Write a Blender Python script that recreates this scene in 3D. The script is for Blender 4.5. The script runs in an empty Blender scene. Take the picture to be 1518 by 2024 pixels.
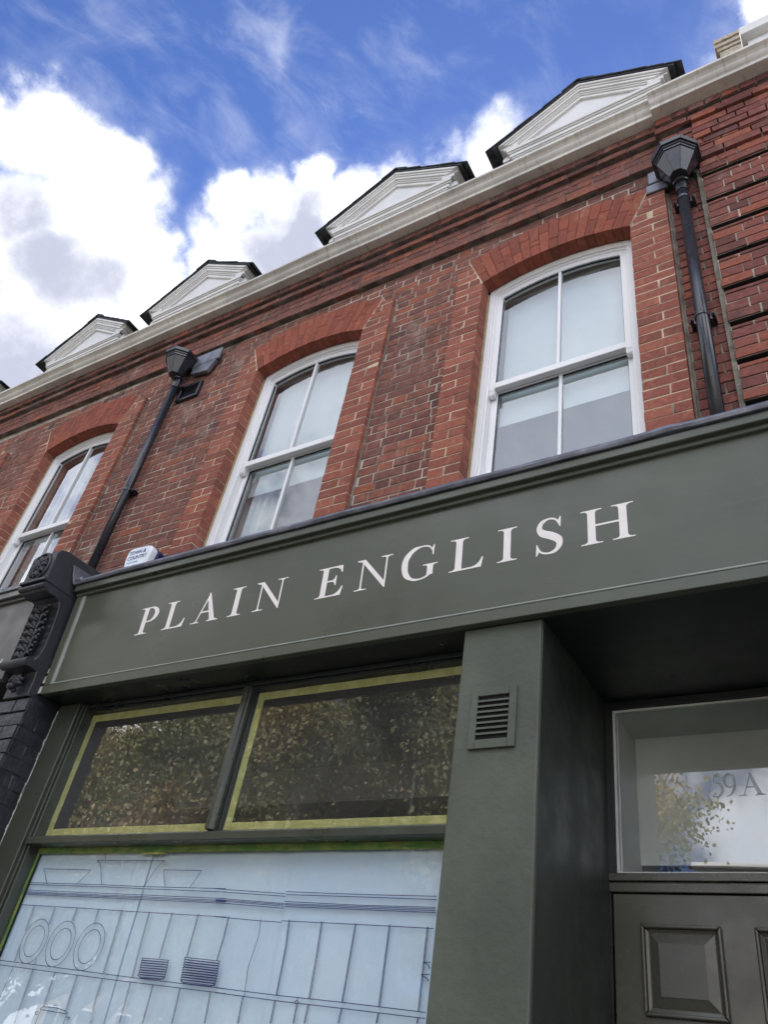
import bpy, bmesh, math, random
from mathutils import Vector, Matrix, noise
random.seed(7)
R = math.radians
scene = bpy.context.scene
COL = scene.collection

# ------------------------------------------------------------------ camera
cam_data = bpy.data.cameras.new('camera')
cam = bpy.data.objects.new('camera', cam_data)
COL.objects.link(cam)
CAM = Vector((0.0, -2.86, 1.6))
cam.matrix_world = (Matrix.Translation(CAM) @ Matrix.Rotation(R(36.4015102), 4, 'Z')
                    @ Matrix.Rotation(R(127.80135367), 4, 'X') @ Matrix.Rotation(R(10.46536635), 4, 'Z'))
cam_data.sensor_fit = 'VERTICAL'
cam_data.sensor_height = 24.0
cam_data.sensor_width = 18.0
cam_data.lens = 24.0 * 1543.76834545 / 2024.0
cam_data.shift_x = -20.29272326 / 2024.0
cam_data.shift_y = 8.08937154 / 2024.0
cam_data.clip_start = 0.05
cam_data.clip_end = 2000.0
scene.camera = cam

# ------------------------------------------------------------------ sky and clouds
SUN_EL, SUN_AZ = R(38.0), Vector((-0.35, 0.94, 0)).normalized()
world = bpy.data.worlds.new('World')
scene.world = world
world.use_nodes = True
wt = world.node_tree
wt.nodes.clear()


class NT:
    """small helper that adds and wires nodes"""
    def __init__(self, tree): self.t = tree
    def n(self, typ, **kw):
        nd = self.t.nodes.new(typ)
        for k, v in kw.items(): setattr(nd, k, v)
        return nd
    def put(self, sock, v):
        if isinstance(v, (int, float)): sock.default_value = v
        elif isinstance(v, (tuple, list, Vector)):
            sock.default_value = tuple(v) if len(sock.default_value) == len(v) else tuple(v) + (1.0,)
        else: self.t.links.new(v, sock)
    def math(self, op, a, b=None, c=None, clamp=False):
        m = self.n('ShaderNodeMath', operation=op); m.use_clamp = clamp
        self.put(m.inputs[0], a)
        if b is not None: self.put(m.inputs[1], b)
        if c is not None: self.put(m.inputs[2], c)
        return m.outputs[0]
    def vmath(self, op, a, b=None):
        m = self.n('ShaderNodeVectorMath', operation=op)
        self.put(m.inputs[0], a)
        if b is not None:
            if op == 'SCALE': self.put(m.inputs[3], b)
            else: self.put(m.inputs[1], b)
        return m.outputs['Value'] if op in ('DOT_PRODUCT', 'LENGTH') else m.outputs[0]
    def noise(self, vec, scale, detail=4.0, rough=0.55, dist=0.0, lac=2.0):
        m = self.n('ShaderNodeTexNoise')
        if vec is not None: self.put(m.inputs['Vector'], vec)
        m.inputs['Scale'].default_value = scale; m.inputs['Detail'].default_value = detail
        m.inputs['Roughness'].default_value = rough; m.inputs['Distortion'].default_value = dist
        m.inputs['Lacunarity'].default_value = lac
        return m.outputs['Fac']
    def ramp(self, v, lo, hi, a=0.0, b=1.0, smooth=True):
        m = self.n('ShaderNodeMapRange'); m.clamp = True
        m.interpolation_type = 'SMOOTHSTEP' if smooth else 'LINEAR'
        self.put(m.inputs['Value'], v)
        for i, x in zip((1, 2, 3, 4), (lo, hi, a, b)): self.put(m.inputs[i], x)
        return m.outputs[0]
    def mix(self, f, a, b, mode='MIX'):
        m = self.n('ShaderNodeMix', data_type='RGBA', blend_type=mode)
        self.put(m.inputs[0], f); self.put(m.inputs[6], a); self.put(m.inputs[7], b)
        return m.outputs[2]
    def scalevec(self, v, s):
        m = self.n('ShaderNodeVectorMath', operation='MULTIPLY')
        self.put(m.inputs[0], v); m.inputs[1].default_value = s
        return m.outputs[0]


w = NT(wt)
SKY = w.n('ShaderNodeTexSky', sky_type='NISHITA')
SKY.sun_disc = False
SKY.sun_elevation = SUN_EL
SKY.sun_rotation = math.atan2(SUN_AZ.x, SUN_AZ.y)
SKY.altitude = 50.0
SKY.air_density = 1.0
SKY.dust_density = 0.25
SKY.ozone_density = 3.0
D_ = w.n('ShaderNodeTexCoord').outputs['Generated']
sep = w.n('ShaderNodeSeparateXYZ'); w.put(sep.inputs[0], D_)
zc = w.math('MAXIMUM', sep.outputs[2], 0.05)
cmb = w.n('ShaderNodeCombineXYZ')
w.put(cmb.inputs[0], w.math('DIVIDE', sep.outputs[0], zc)); w.put(cmb.inputs[1], w.math('DIVIDE', sep.outputs[1], zc))
plane = cmb.outputs[0]
# cumulus banks: (direction, radius, weight)
banks = [((-0.632, 0.068, 0.772), 0.030, .9), ((-0.62, 0.10, 0.775), 0.060, .95), ((-0.595, 0.125, 0.79), 0.036, .95), ((-0.60, 0.165, 0.78), 0.055, 1.0), ((-0.625, 0.215, 0.75), 0.078, 1.05), ((-0.645, 0.27, 0.715), 0.085, 1.05),
         ((-0.70, 0.20, 0.685), 0.115, 1.0), ((-0.76, 0.24, 0.60), 0.16, 1.0), ((-0.665, 0.33, 0.67), 0.10, 1.0), ((-0.60, 0.38, 0.70), 0.10, .9),
         ((-0.545, 0.325, 0.775), 0.062, .78), ((-0.505, 0.285, 0.815), 0.036, .80), ((-0.465, 0.300, 0.832), 0.042, .78), ((-0.413, 0.297, 0.861), 0.026, .85), ((-0.425, 0.325, 0.845), 0.04, .8), ((-0.375, 0.335, 0.863), 0.035, .62), ((-0.455, 0.345, 0.82), 0.060, .95), ((-0.40, 0.37, 0.84), 0.06, .82), ((-0.50, 0.40, 0.77), 0.12, 1.0),
         ((-0.34, 0.37, 0.865), 0.045, .60), ((-0.23, 0.385, 0.895), 0.05, .55), ((-0.285, 0.35, 0.89), 0.04, .40), ((0.075, 0.385, 0.92), 0.045, .95), ((0.10, 0.42, 0.90), 0.08, .9),
         ((0.15, 0.5, 0.85), 0.2, .8),
         ((-0.85, -0.2, 0.45), 0.3, .8), ((-0.10, -0.95, 0.27), 0.12, .9), ((-0.25, -0.86, 0.44), 0.25, .42), ((-0.30, -0.58, 0.75), 0.40, .85), ((0.05, -0.55, 0.83), 0.30, .8), ((0.35, -0.75, 0.50), 0.3, .8),
         ((0.8, -0.2, 0.45), 0.4, .8), ((0.6, 0.6, 0.4), 0.4, .8), ((-0.45, -0.55, 0.70), 0.18, .6),
         ((0.2, -0.45, 0.86), 0.22, .62), ((-0.9, 0.4, 0.2), 0.35, .8), ((-0.75, -0.6, 0.25), 0.3, .8), ((0.5, -0.1, 0.85), 0.25, .6)]
shades = [((-0.67, 0.13, 0.73), 0.055, 1.0), ((-0.69, 0.20, 0.70), 0.055, .9), ((-0.665, 0.235, 0.71), 0.040, .8), ((-0.77, 0.27, 0.58), 0.12, .95), ((-0.70, 0.31, 0.64), 0.05, .9), ((-0.745, 0.17, 0.65), 0.05, .6),
          ((-0.48, 0.335, 0.81), 0.050, 1.0), ((-0.445, 0.325, 0.835), 0.040, .95), ((-0.53, 0.355, 0.77), 0.04, .8), ((-0.30, -0.58, 0.75), 0.6, .9), ((-0.2, -0.8, .42), .5, .5), ((.6, .3, .6), .5, .7)]


def blobs(lst):
    c = None
    for d, r, wgt in lst:
        dist = w.vmath('LENGTH', w.vmath('SUBTRACT', DW, tuple(Vector(d).normalized())))
        g = w.ramp(dist, r * 1.5, r * 0.3, 0.0, wgt)
        c = g if c is None else w.math('MAXIMUM', c, g)
    return c


# billowing: the directions are pushed about by noise before they are compared with the bank centres
def wobble(scale, amt, det):
    m = w.n('ShaderNodeTexNoise'); w.put(m.inputs['Vector'], D_)
    m.inputs['Scale'].default_value = scale; m.inputs['Detail'].default_value = det; m.inputs['Roughness'].default_value = 0.55
    return w.vmath('SCALE', w.vmath('SUBTRACT', m.outputs['Color'], (0.5, 0.5, 0.5)), amt)
DW = w.vmath('ADD', w.vmath('ADD', D_, wobble(7.0, 0.10, 3.0)), wobble(26.0, 0.038, 6.0))
cover = blobs(banks)
f1 = w.noise(D_, 10.0, 10.0, 0.66, 0.15)
dens = w.math('ADD', cover, w.math('MULTIPLY', w.math('SUBTRACT', f1, 0.5), 1.15))
cum = w.ramp(dens, 0.24, 0.80)
# thin wisps on a high layer, drawn out along one direction
def streaks(angle, stretch, scale, lo, hi, dist=0.6):
    rot = w.n('ShaderNodeVectorRotate', rotation_type='Z_AXIS'); w.put(rot.inputs['Vector'], plane); rot.inputs['Angle'].default_value = R(angle)
    return w.ramp(w.noise(w.scalevec(rot.outputs[0], stretch), scale, 8.0, 0.62, dist), lo, hi)
w1 = w.math('MULTIPLY', streaks(-62, (1.0, 1.9, 1.0), 7.5, 0.44, 0.82, 0.5), w.ramp(w.noise(plane, 3.0, 3.0, 0.5), 0.36, 0.58))
w2 = w.math('MULTIPLY', streaks(-50, (1.2, 1.6, 1.0), 4.2, 0.50, 0.80, 0.9), w.ramp(w.noise(w.vmath('ADD', plane, (3.1, 0, 0)), 2.0, 2.0, 0.5), 0.40, 0.62))
veil = w.ramp(cover, 0.0, 0.7, 0.0, 0.55)
wisp = w.math('ADD', w.math('ADD', w.math('MULTIPLY', w1, 0.34), w.math('MULTIPLY', w2, 0.45)), w.math('MULTIPLY', veil, w.ramp(f1, 0.3, 0.6)), clamp=True)
# thick parts of a bank are greyer than its lit rims
sh = w.math('ADD', blobs(shades), w.math('MULTIPLY', w.math('SUBTRACT', w.noise(D_, 9.0, 7.0, 0.62), 0.5), 1.9))
thick = w.math('MULTIPLY', w.ramp(sh, 0.0, 1.05), w.ramp(dens, 0.35, 0.95))
away = w.ramp(w.vmath('DOT_PRODUCT', D_, (SUN_AZ.x * math.cos(SUN_EL), SUN_AZ.y * math.cos(SUN_EL), math.sin(SUN_EL))), 0.45, -0.35)
greyc = w.mix(away, (1.85, 1.95, 2.4, 1), (9.0, 9.8, 11.6, 1))      # backlit banks are grey, front-lit ones bright
whitec = w.mix(away, (4.3, 4.35, 4.6, 1), (12.0, 12.1, 12.4, 1))
ccol = w.mix(thick, whitec, greyc)
skyc = w.mix(1.0, SKY.outputs[0], (0.335, 0.39, 0.58, 1), 'MULTIPLY')
c1 = w.mix(wisp, skyc, (2.5, 2.7, 3.3, 1))
c2 = w.mix(cum, c1, ccol)
bg = w.n('ShaderNodeBackground'); w.put(bg.inputs[0], c2); bg.inputs[1].default_value = 0.10
wo = w.n('ShaderNodeOutputWorld'); wt.links.new(bg.outputs[0], wo.inputs[0])

# ------------------------------------------------------------------ sun, behind the terrace
sd = bpy.data.lights.new('sun', 'SUN'); sd.energy = 4.5; sd.angle = R(0.53); sd.color = (1.0, 0.94, 0.86)
sun = bpy.data.objects.new('sun', sd); COL.objects.link(sun)
to_sun = Vector((SUN_AZ.x * math.cos(SUN_EL), SUN_AZ.y * math.cos(SUN_EL), math.sin(SUN_EL)))
sun.rotation_euler = to_sun.to_track_quat('Z', 'Y').to_euler()
sun.location = (-6, 10, 20)

scene.view_settings.view_transform = 'Standard'
scene.view_settings.look = 'None'
scene.view_settings.exposure = 1.75
scene.view_settings.gamma = 1.0
scene.view_settings.use_curve_mapping = False
scene.render.engine = 'CYCLES'
scene.cycles.max_bounces = 8
scene.cycles.transparent_max_bounces = 16
scene.cycles.caustics_reflective = False
scene.cycles.caustics_refractive = False

# ------------------------------------------------------------------ materials
def new_mat(name):
    m = bpy.data.materials.new(name); m.use_nodes = True
    t = NT(m.node_tree); b = m.node_tree.nodes['Principled BSDF']
    return m, t, b


def bump(t, b, h, strength=0.3, dist=0.01):
    bn = t.n('ShaderNodeBump'); bn.inputs['Strength'].default_value = strength; bn.inputs['Distance'].default_value = dist
    t.put(bn.inputs['Height'], h); t.t.links.new(bn.outputs[0], b.inputs['Normal'])


def wpos(t): return t.n('ShaderNodeNewGeometry').outputs['Position']


def plain(name, col, rough=0.5, var=0.12, vscale=3.0, bstr=0.15, bscale=60.0, bdist=0.002, spec=0.5, streak=None, coat=0.0, metal=0.0, rvar=0.09):
    m, t, b = new_mat(name)
    p = wpos(t)
    n = t.noise(p, vscale, 6.0, 0.6)
    dark = tuple(c * (1 - var * 2) for c in col); lite = tuple(min(1, c * (1 + var * 1.3)) for c in col)
    c = t.mix(t.ramp(n, 0.3, 0.7), dark, lite)
    if streak:
        s = t.noise(t.scalevec(p, streak[1]), streak[2], 5.0, 0.6)
        c = t.mix(t.ramp(s, streak[3], streak[4], 0.0, streak[5]), c, streak[0])
    t.put(b.inputs['Base Color'], c)
    rn = t.noise(p, vscale * 3.1, 4.0, 0.6)
    t.put(b.inputs['Roughness'], t.ramp(rn, 0.3, 0.7, max(0.02, rough - rvar), min(1, rough + rvar)))
    b.inputs['Specular IOR Level'].default_value = spec
    b.inputs['Coat Weight'].default_value = coat
    b.inputs['Metallic'].default_value = metal
    if bstr:
        bump(t, b, t.noise(p, bscale, 5.0, 0.6), bstr, bdist)
    return m


def brick_mat(name, cols, soot=True, chalk=0.5, rough=0.9):
    m, t, b = new_mat(name)
    at = t.n('ShaderNodeAttribute', attribute_name='tone').outputs['Fac']
    rnd = t.n('ShaderNodeObjectInfo').outputs['Random']
    tone = t.math('FRACT', t.math('ADD', at, rnd))
    p = wpos(t)
    cr = t.n('ShaderNodeValToRGB'); cr.color_ramp.interpolation = 'LINEAR'
    els = cr.color_ramp.elements
    while len(els) < len(cols): els.new(0.5)
    for e, (ps, c) in zip(els, cols): e.position = ps; e.color = tuple(c) + (1,)
    t.put(cr.inputs[0], tone)
    c = cr.outputs[0]
    n1 = t.noise(p, 38.0, 6.0, 0.68)
    c = t.mix(t.ramp(n1, 0.35, 0.72, 0.0, 0.42), c, tuple(x * 0.42 for x in cols[0][1]), 'MIX')
    n2 = t.noise(p, 17.0, 5.0, 0.6)
    c = t.mix(t.ramp(n2, 0.52, 0.75, 0.0, 0.35), c, tuple(min(1, x * 1.7 + 0.02) for x in cols[-1][1]))
    n3 = t.noise(p, 5.5, 6.0, 0.7)
    c = t.mix(t.ramp(n3, 0.55, 0.76, 0.0, 0.42), c, tuple(x * 0.34 for x in cols[0][1]))
    n4 = t.noise(t.scalevec(p, (1.0, 1.0, 0.35)), 7.5, 5.0, 0.65)
    c = t.mix(t.ramp(n4, 0.55, 0.78, 0.0, 0.32), c, (.40, .25, .19))
    # mortar smears and efflorescence
    e1 = t.noise(p, 2.1, 5.0, 0.62, 0.4); e2 = t.noise(p, 26.0, 5.0, 0.7)
    ch = t.math('MULTIPLY', t.ramp(e1, 0.55, 0.74, 0.0, chalk), t.ramp(e2, 0.36, 0.66, 0.25, 1.0))
    c = t.mix(ch, c, (0.34, 0.27, 0.23))
    e3 = t.noise(t.scalevec(p, (1, 1, 2.2)), 34.0, 4.0, 0.75)
    c = t.mix(t.ramp(e3, 0.66, 0.74, 0.0, 0.5 * chalk), c, (0.46, 0.41, 0.34))
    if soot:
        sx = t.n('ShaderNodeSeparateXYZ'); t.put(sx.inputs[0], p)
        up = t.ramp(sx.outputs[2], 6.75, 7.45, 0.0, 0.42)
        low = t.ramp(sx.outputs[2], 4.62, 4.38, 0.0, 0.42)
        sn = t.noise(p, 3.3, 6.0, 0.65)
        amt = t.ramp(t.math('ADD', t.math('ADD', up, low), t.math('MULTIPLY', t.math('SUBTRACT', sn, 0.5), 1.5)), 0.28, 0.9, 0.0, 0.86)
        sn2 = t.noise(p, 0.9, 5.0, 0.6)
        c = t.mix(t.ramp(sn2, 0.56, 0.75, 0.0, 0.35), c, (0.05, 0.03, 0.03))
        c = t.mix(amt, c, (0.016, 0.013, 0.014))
    t.put(b.inputs['Base Color'], c)
    b.inputs['Roughness'].default_value = rough
    b.inputs['Specular IOR Level'].default_value = 0.25
    h = t.math('ADD', t.math('MULTIPLY', t.noise(p, 55.0, 6.0, 0.7), 1.0), t.math('MULTIPLY', t.noise(p, 14.0, 3.0, 0.5), 0.8))
    bump(t, b, h, 0.55, 0.006)
    return m


M = {}
M['brick'] = brick_mat('stock_brick', [(0.0, (.10, .054, .046)), (0.08, (.165, .074, .060)), (0.5, (.21, .088, .066)), (0.85, (.245, .095, .068)), (1.0, (.31, .105, .060))], chalk=0.8)
M['quoin'] = brick_mat('red_quoin_brick', [(0.0, (.21, .078, .058)), (0.3, (.265, .092, .066)), (0.7, (.305, .104, .070)), (1.0, (.36, .13, .085))], chalk=0.22)
M['rubber'] = brick_mat('gauged_red_rubber_brick', [(0.0, (.215, .066, .044)), (0.5, (.27, .080, .050)), (1.0, (.32, .096, .058))], chalk=0.12)
M['pierbrick'] = brick_mat('purple_pier_brick', [(0.0, (.12, .052, .046)), (0.3, (.19, .070, .058)), (0.7, (.245, .088, .068)), (1.0, (.31, .10, .06))], chalk=0.7)
M['blackbrick'] = plain('black_painted_brick', (.020, .021, .027), 0.42, 0.2, 9, 0.8, 40, 0.006)
M['mortar_old'] = plain('grey_sand_mortar', (.40, .35, .29), 0.95, 0.30, 6, 0.9, 70, 0.006, 0.2)
M['mortar_new'] = plain('pale_lime_mortar', (.50, .40, .29), 0.95, 0.26, 6, 0.7, 80, 0.004, 0.2)
M['mortar_dark'] = plain('sooty_mortar', (.16, .135, .12), 0.95, 0.3, 7, 0.9, 70, 0.006, 0.2)
M['mortar_joint'] = plain('fine_dark_joint', (.09, .045, .035), 0.95, 0.2, 7, 0.4, 70, 0.003, 0.2)
M['cement'] = plain('grey_cement_fillet', (.22, .20, .165), 0.95, 0.2, 12, 1.0, 60, 0.008, 0.2)
M['sealant'] = plain('yellowed_sand_mastic', (.36, .30, .17), 0.8, 0.12, 20, 0.5, 60, 0.003)
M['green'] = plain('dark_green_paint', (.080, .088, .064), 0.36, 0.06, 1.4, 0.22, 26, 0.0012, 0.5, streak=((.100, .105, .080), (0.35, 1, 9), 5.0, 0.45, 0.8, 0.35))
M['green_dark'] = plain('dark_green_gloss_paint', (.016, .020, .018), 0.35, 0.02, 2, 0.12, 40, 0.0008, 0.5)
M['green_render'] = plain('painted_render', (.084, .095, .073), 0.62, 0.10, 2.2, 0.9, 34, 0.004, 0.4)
M['green_shade'] = plain('shaded_green_paint', (.026, .031, .025), 0.45, 0.06, 2.5, 0.2, 30, 0.002)  # darker copy of the green, with the reveal's shade in its colour
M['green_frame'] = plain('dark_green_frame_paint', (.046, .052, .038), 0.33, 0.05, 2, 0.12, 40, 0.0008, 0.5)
M['bead'] = plain('bead_highlight', (.27, .30, .27), 0.5, 0.08, 5, 0.1, 40, 0.001)  # paler than the frame, a highlight painted along the bead
M['door'] = plain('door_paint', (.070, .069, .053), 0.27, 0.05, 2.5, 0.10, 50, 0.0006, 0.5)
M['white'] = plain('white_window_paint', (.80, .80, .80), 0.35, 0.015, 2, 0.0, 50, 0.0006, 0.5, rvar=0.03)
M['offwhite'] = plain('off_white_joinery_paint', (.66, .64, .60), 0.5, 0.05, 3, 0.1, 40, 0.001)
M['tymp'] = plain('cream_panel_paint', (.66, .65, .63), 0.5, 0.03, 3, 0.1, 40, 0.001)
M['gutter'] = plain('weathered_cream_gutter_paint', (.62, .59, .53), 0.5, 0.10, 2.6, 0.3, 24, 0.003, 0.4, streak=((.13, .115, .095), (9, 2, 0.7), 3.6, 0.52, 0.80, 0.55))
M['lead'] = plain('lead_sheet', (.15, .155, .185), 0.42, 0.22, 7, 0.5, 22, 0.006, 0.6, streak=((.50, .50, .54), (3, 3, 14), 5.0, 0.63, 0.72, 0.6), metal=0.3)
M['black'] = plain('black_satin_iron_paint', (.018, .019, .026), 0.27, 0.03, 3, 0.0, 12, 0.001, 0.5, coat=0.1, rvar=0.02)
M['console'] = plain('charcoal_console_paint', (.021, .022, .029), 0.46, 0.15, 8, 0.55, 45, 0.003)
M['chip'] = plain('bare_chipped_plaster', (.55, .52, .46), 0.9, 0.2, 30, 0.5, 80, 0.002)
M['letter'] = plain('pale_pink_white_signwriting', (.84, .79, .76), 0.45, 0.03, 12, 0.1, 80, 0.0004)
M['letter_white'] = plain('white_lettering', (.8, .8, .8), 0.5, 0.02, 12, 0.0)
M['neighbour'] = plain('grey_brown_fascia_paint', (.085, .080, .078), 0.36, 0.05, 2, 0.15, 40, 0.001)
M['slate'] = plain('dark_roof_slate', (.035, .037, .042), 0.7, 0.3, 9, 0.7, 40, 0.004, streak=((.07, .085, .05), (1, 1, 1), 6.0, 0.60, 0.75, 0.7))
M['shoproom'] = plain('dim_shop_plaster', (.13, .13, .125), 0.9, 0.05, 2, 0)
M['soot'] = plain('sooty_joint_shade', (.030, .022, .020), 0.95, 0.2, 8, 0.4)  # sooty near-black, with the shade of the deep joints painted in
M['beam'] = plain('beam_paint', (.19, .19, .18), 0.9, 0.05, 2, 0)
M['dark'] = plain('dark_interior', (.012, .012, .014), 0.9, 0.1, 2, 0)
M['roomwall'] = plain('unlit_room_plaster', (.34, .36, .34), 0.9, 0.05, 2, 0)
M['ceil'] = plain('pale_green_white_ceiling', (.55, .64, .58), 0.8, 0.03, 2, 0)
M['added_blind'] = plain('added_white_blind', (.52, .58, .61), 0.8, 0.02, 4, 0)
M['curtain'] = plain('pale_net_curtain', (.55, .56, .53), 0.9, 0.06, 5, 0)
M['lobby'] = plain('grey_lobby_paint', (.60, .62, .58), 0.7, 0.05, 3, 0.2, 30, 0.001)
M['plastic'] = plain('white_plastic', (.74, .77, .82), 0.25, 0.03, 6, 0)
M['navy'] = plain('navy_plastic', (.012, .018, .09), 0.3, 0.05, 6, 0)
M['blueprint'] = plain('blue_print', (.02, .06, .22), 0.5, 0.05, 6, 0)
M['cyanprint'] = plain('light_blue_print', (.10, .34, .62), 0.5, 0.05, 6, 0)
M['ink'] = plain('navy_ink', (.018, .026, .13), 0.6, 0.05, 6, 0)
M['pave'] = plain('paving_slab', (.26, .25, .23), 0.85, 0.15, 3, 0.5, 40, 0.004)
M['asphalt'] = plain('asphalt', (.05, .05, .052), 0.9, 0.15, 8, 0.6, 90, 0.006)
M['roadpaint'] = plain('yellow_road_paint', (.60, .45, .06), 0.7, 0.15, 30, 0.3)
M['oppbrick'] = plain('london_stock_wall', (.30, .23, .15), 0.9, 0.15, 5, 0.5, 20, 0.01)
M['render_w'] = plain('white_render', (.72, .72, .70), 0.7, 0.05, 3, 0.2)
M['shop_green'] = plain('bright_green_sign', (.03, .36, .12), 0.4, 0.05, 3, 0)
M['orange'] = plain('orange_sign', (.70, .12, .03), 0.5, 0.05, 3, 0)
M['bark'] = plain('plane_tree_bark', (.16, .13, .09), 0.9, 0.3, 6, 0.8, 20, 0.01, streak=((.36, .33, .24), (1, 1, .6), 5.0, 0.5, 0.6, 0.8))
M['iron'] = plain('lamp_post_paint', (.012, .014, .016), 0.4, 0.1, 6, 0)
M['chimbrick'] = plain('pale_chimney_brick', (.42, .36, .27), 0.9, 0.15, 20, 0.8, 30, 0.01)


def paper_mat():
    m, t, b = new_mat('pale_blue_paper')
    p = wpos(t)
    c = t.mix(t.ramp(t.noise(p, 2.5, 4, .55), .3, .7), (.58, .71, .84), (.65, .78, .89))
    t.put(b.inputs['Base Color'], c); b.inputs['Roughness'].default_value = 0.55
    bump(t, b, t.noise(t.scalevec(p, (1.0, 1, .5)), 2.6, 4, .5, .6), 0.55, 0.05)
    return m
M['paper'] = paper_mat()


def tape_mat(name, c0, c1, tr=0.25):
    m, t, b = new_mat(name)
    p = wpos(t)
    c = t.mix(t.ramp(t.noise(t.scalevec(p, (1, 1, 1)), 16, 5, .6, .6), .35, .65), c0, c1)
    t.put(b.inputs['Base Color'], c); b.inputs['Roughness'].default_value = 0.45
    b.inputs['Alpha'].default_value = 1 - tr
    bump(t, b, t.noise(t.scalevec(p, (1, 1, 3)), 24, 4, .6, .8), 0.7, 0.006)
    return m
M['tape'] = tape_mat('yellow_masking_tape', (.46, .46, .12), (.62, .60, .24), 0.15)
M['tape_green'] = tape_mat('green_masking_tape', (.10, .26, .05), (.30, .36, .08), 0.1)


def glass_mat(name, tint=(1, 1, 1), ior=1.5, boost=2.0, wob=0.35, dust_haze=0.0):
    """window glass: clear, with the mirror image of a coated double pane (Fresnel of several surfaces)"""
    m = bpy.data.materials.new(name); m.use_nodes = True
    t = NT(m.node_tree); m.node_tree.nodes.clear()
    g_ = t.n('ShaderNodeNewGeometry')
    cosi = t.math('ABSOLUTE', t.vmath('DOT_PRODUCT', g_.outputs['Incoming'], g_.outputs['Normal']))
    f0 = ((ior - 1) / (ior + 1)) ** 2
    sch = t.math('ADD', t.math('MULTIPLY', t.math('POWER', t.math('SUBTRACT', 1.0, cosi), 5.0), 1 - f0), f0)
    k = t.math('MULTIPLY', sch, boost, clamp=True)
    bn = t.n('ShaderNodeBump'); bn.inputs['Strength'].default_value = wob; bn.inputs['Distance'].default_value = 0.02
    t.put(bn.inputs['Height'], t.noise(wpos(t), 1.6, 1.5, .4))
    tr = t.n('ShaderNodeBsdfTransparent'); tr.inputs[0].default_value = tuple(tint) + (1,)
    gl = t.n('ShaderNodeBsdfGlossy'); gl.inputs['Roughness'].default_value = 0.0; gl.inputs[0].default_value = (.95, .97, 1, 1)
    t.t.links.new(bn.outputs[0], gl.inputs['Normal'])
    mx = t.n('ShaderNodeMixShader'); t.put(mx.inputs[0], k)
    t.t.links.new(tr.outputs[0], mx.inputs[1]); t.t.links.new(gl.outputs[0], mx.inputs[2])
    o = t.n('ShaderNodeOutputMaterial')
    if dust_haze:      # haze over reflections, painted as a diffuse film of dust, thicker in smears
        df = t.n('ShaderNodeBsdfDiffuse'); df.inputs[0].default_value = (.62, .62, .58, 1)
        m2 = t.n('ShaderNodeMixShader'); t.put(m2.inputs[0], t.ramp(t.noise(wpos(t), 2.2, 6, .6, .5), .3, .75, dust_haze * .6, dust_haze * 1.5))
        t.t.links.new(mx.outputs[0], m2.inputs[1]); t.t.links.new(df.outputs[0], m2.inputs[2]); mx = m2
    t.t.links.new(mx.outputs[0], o.inputs[0])
    return m
M['etched'] = plain('etched_glass_film', (.50, .56, .66), 0.6, 0.02, 3, 0)
M['etched'].node_tree.nodes['Principled BSDF'].inputs['Alpha'].default_value = 0.32
M['lowglass'] = glass_mat('display_glass', (.95, .97, .97), 1.5, 1.9, 0.05, 0.0)
M['glass'] = glass_mat('sash_glass', (.90, .94, .92), 1.5, 3.6, 0.08, 0.02)
M['shopglass'] = glass_mat('shop_glass', (.93, .95, .94), 1.5, 3.1, 0.05, 0.055)
M['doorglass'] = glass_mat('door_glass', (.93, .95, .94), 1.5, 3.2, 0.05, 0.0)


def leaf_mat():
    m, t, b = new_mat('autumn_plane_leaves')
    at = t.n('ShaderNodeAttribute', attribute_name='tone').outputs['Fac']
    cr = t.n('ShaderNodeValToRGB'); els = cr.color_ramp.elements
    cols = [(0, (.10, .12, .05)), (.35, (.22, .23, .09)), (.62, (.36, .31, .14)), (.85, (.44, .32, .15)), (1, (.32, .20, .10))]
    while len(els) < len(cols): els.new(.5)
    for e, (ps, c) in zip(els, cols): e.position = ps; e.color = c + (1,)
    t.put(cr.inputs[0], at); t.t.links.new(cr.outputs[0], b.inputs['Base Color'])
    b.inputs['Roughness'].default_value = 0.6
    tl = t.n('ShaderNodeBsdfTranslucent'); t.t.links.new(cr.outputs[0], tl.inputs[0])
    mx = t.n('ShaderNodeMixShader'); mx.inputs[0].default_value = 0.35
    o = m.node_tree.nodes['Material Output']
    t.t.links.new(b.outputs[0], mx.inputs[1]); t.t.links.new(tl.outputs[0], mx.inputs[2]); t.t.links.new(mx.outputs[0], o.inputs[0])
    return m
M['leaf'] = leaf_mat()

# ------------------------------------------------------------------ building helpers
WLOC = {}     # world position of every object made here, by name


def tag(o, label=None, cat=None, group=None, kind=None):
    if label: o['label'] = label
    if cat: o['category'] = cat
    if group: o['group'] = group
    if kind: o['kind'] = kind
    return o


def place(o, loc, parent):
    WLOC[o.name] = Vector(loc)
    if parent is not None:
        o.parent = parent
        o.location = Vector(loc) - WLOC[parent.name]
    else:
        o.location = loc
    return o


def empty(name, loc, parent=None, **kw):
    o = bpy.data.objects.new(name, None); o.empty_display_size = 0.2
    COL.objects.link(o); place(o, loc, parent)
    return tag(o, **kw)


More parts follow.
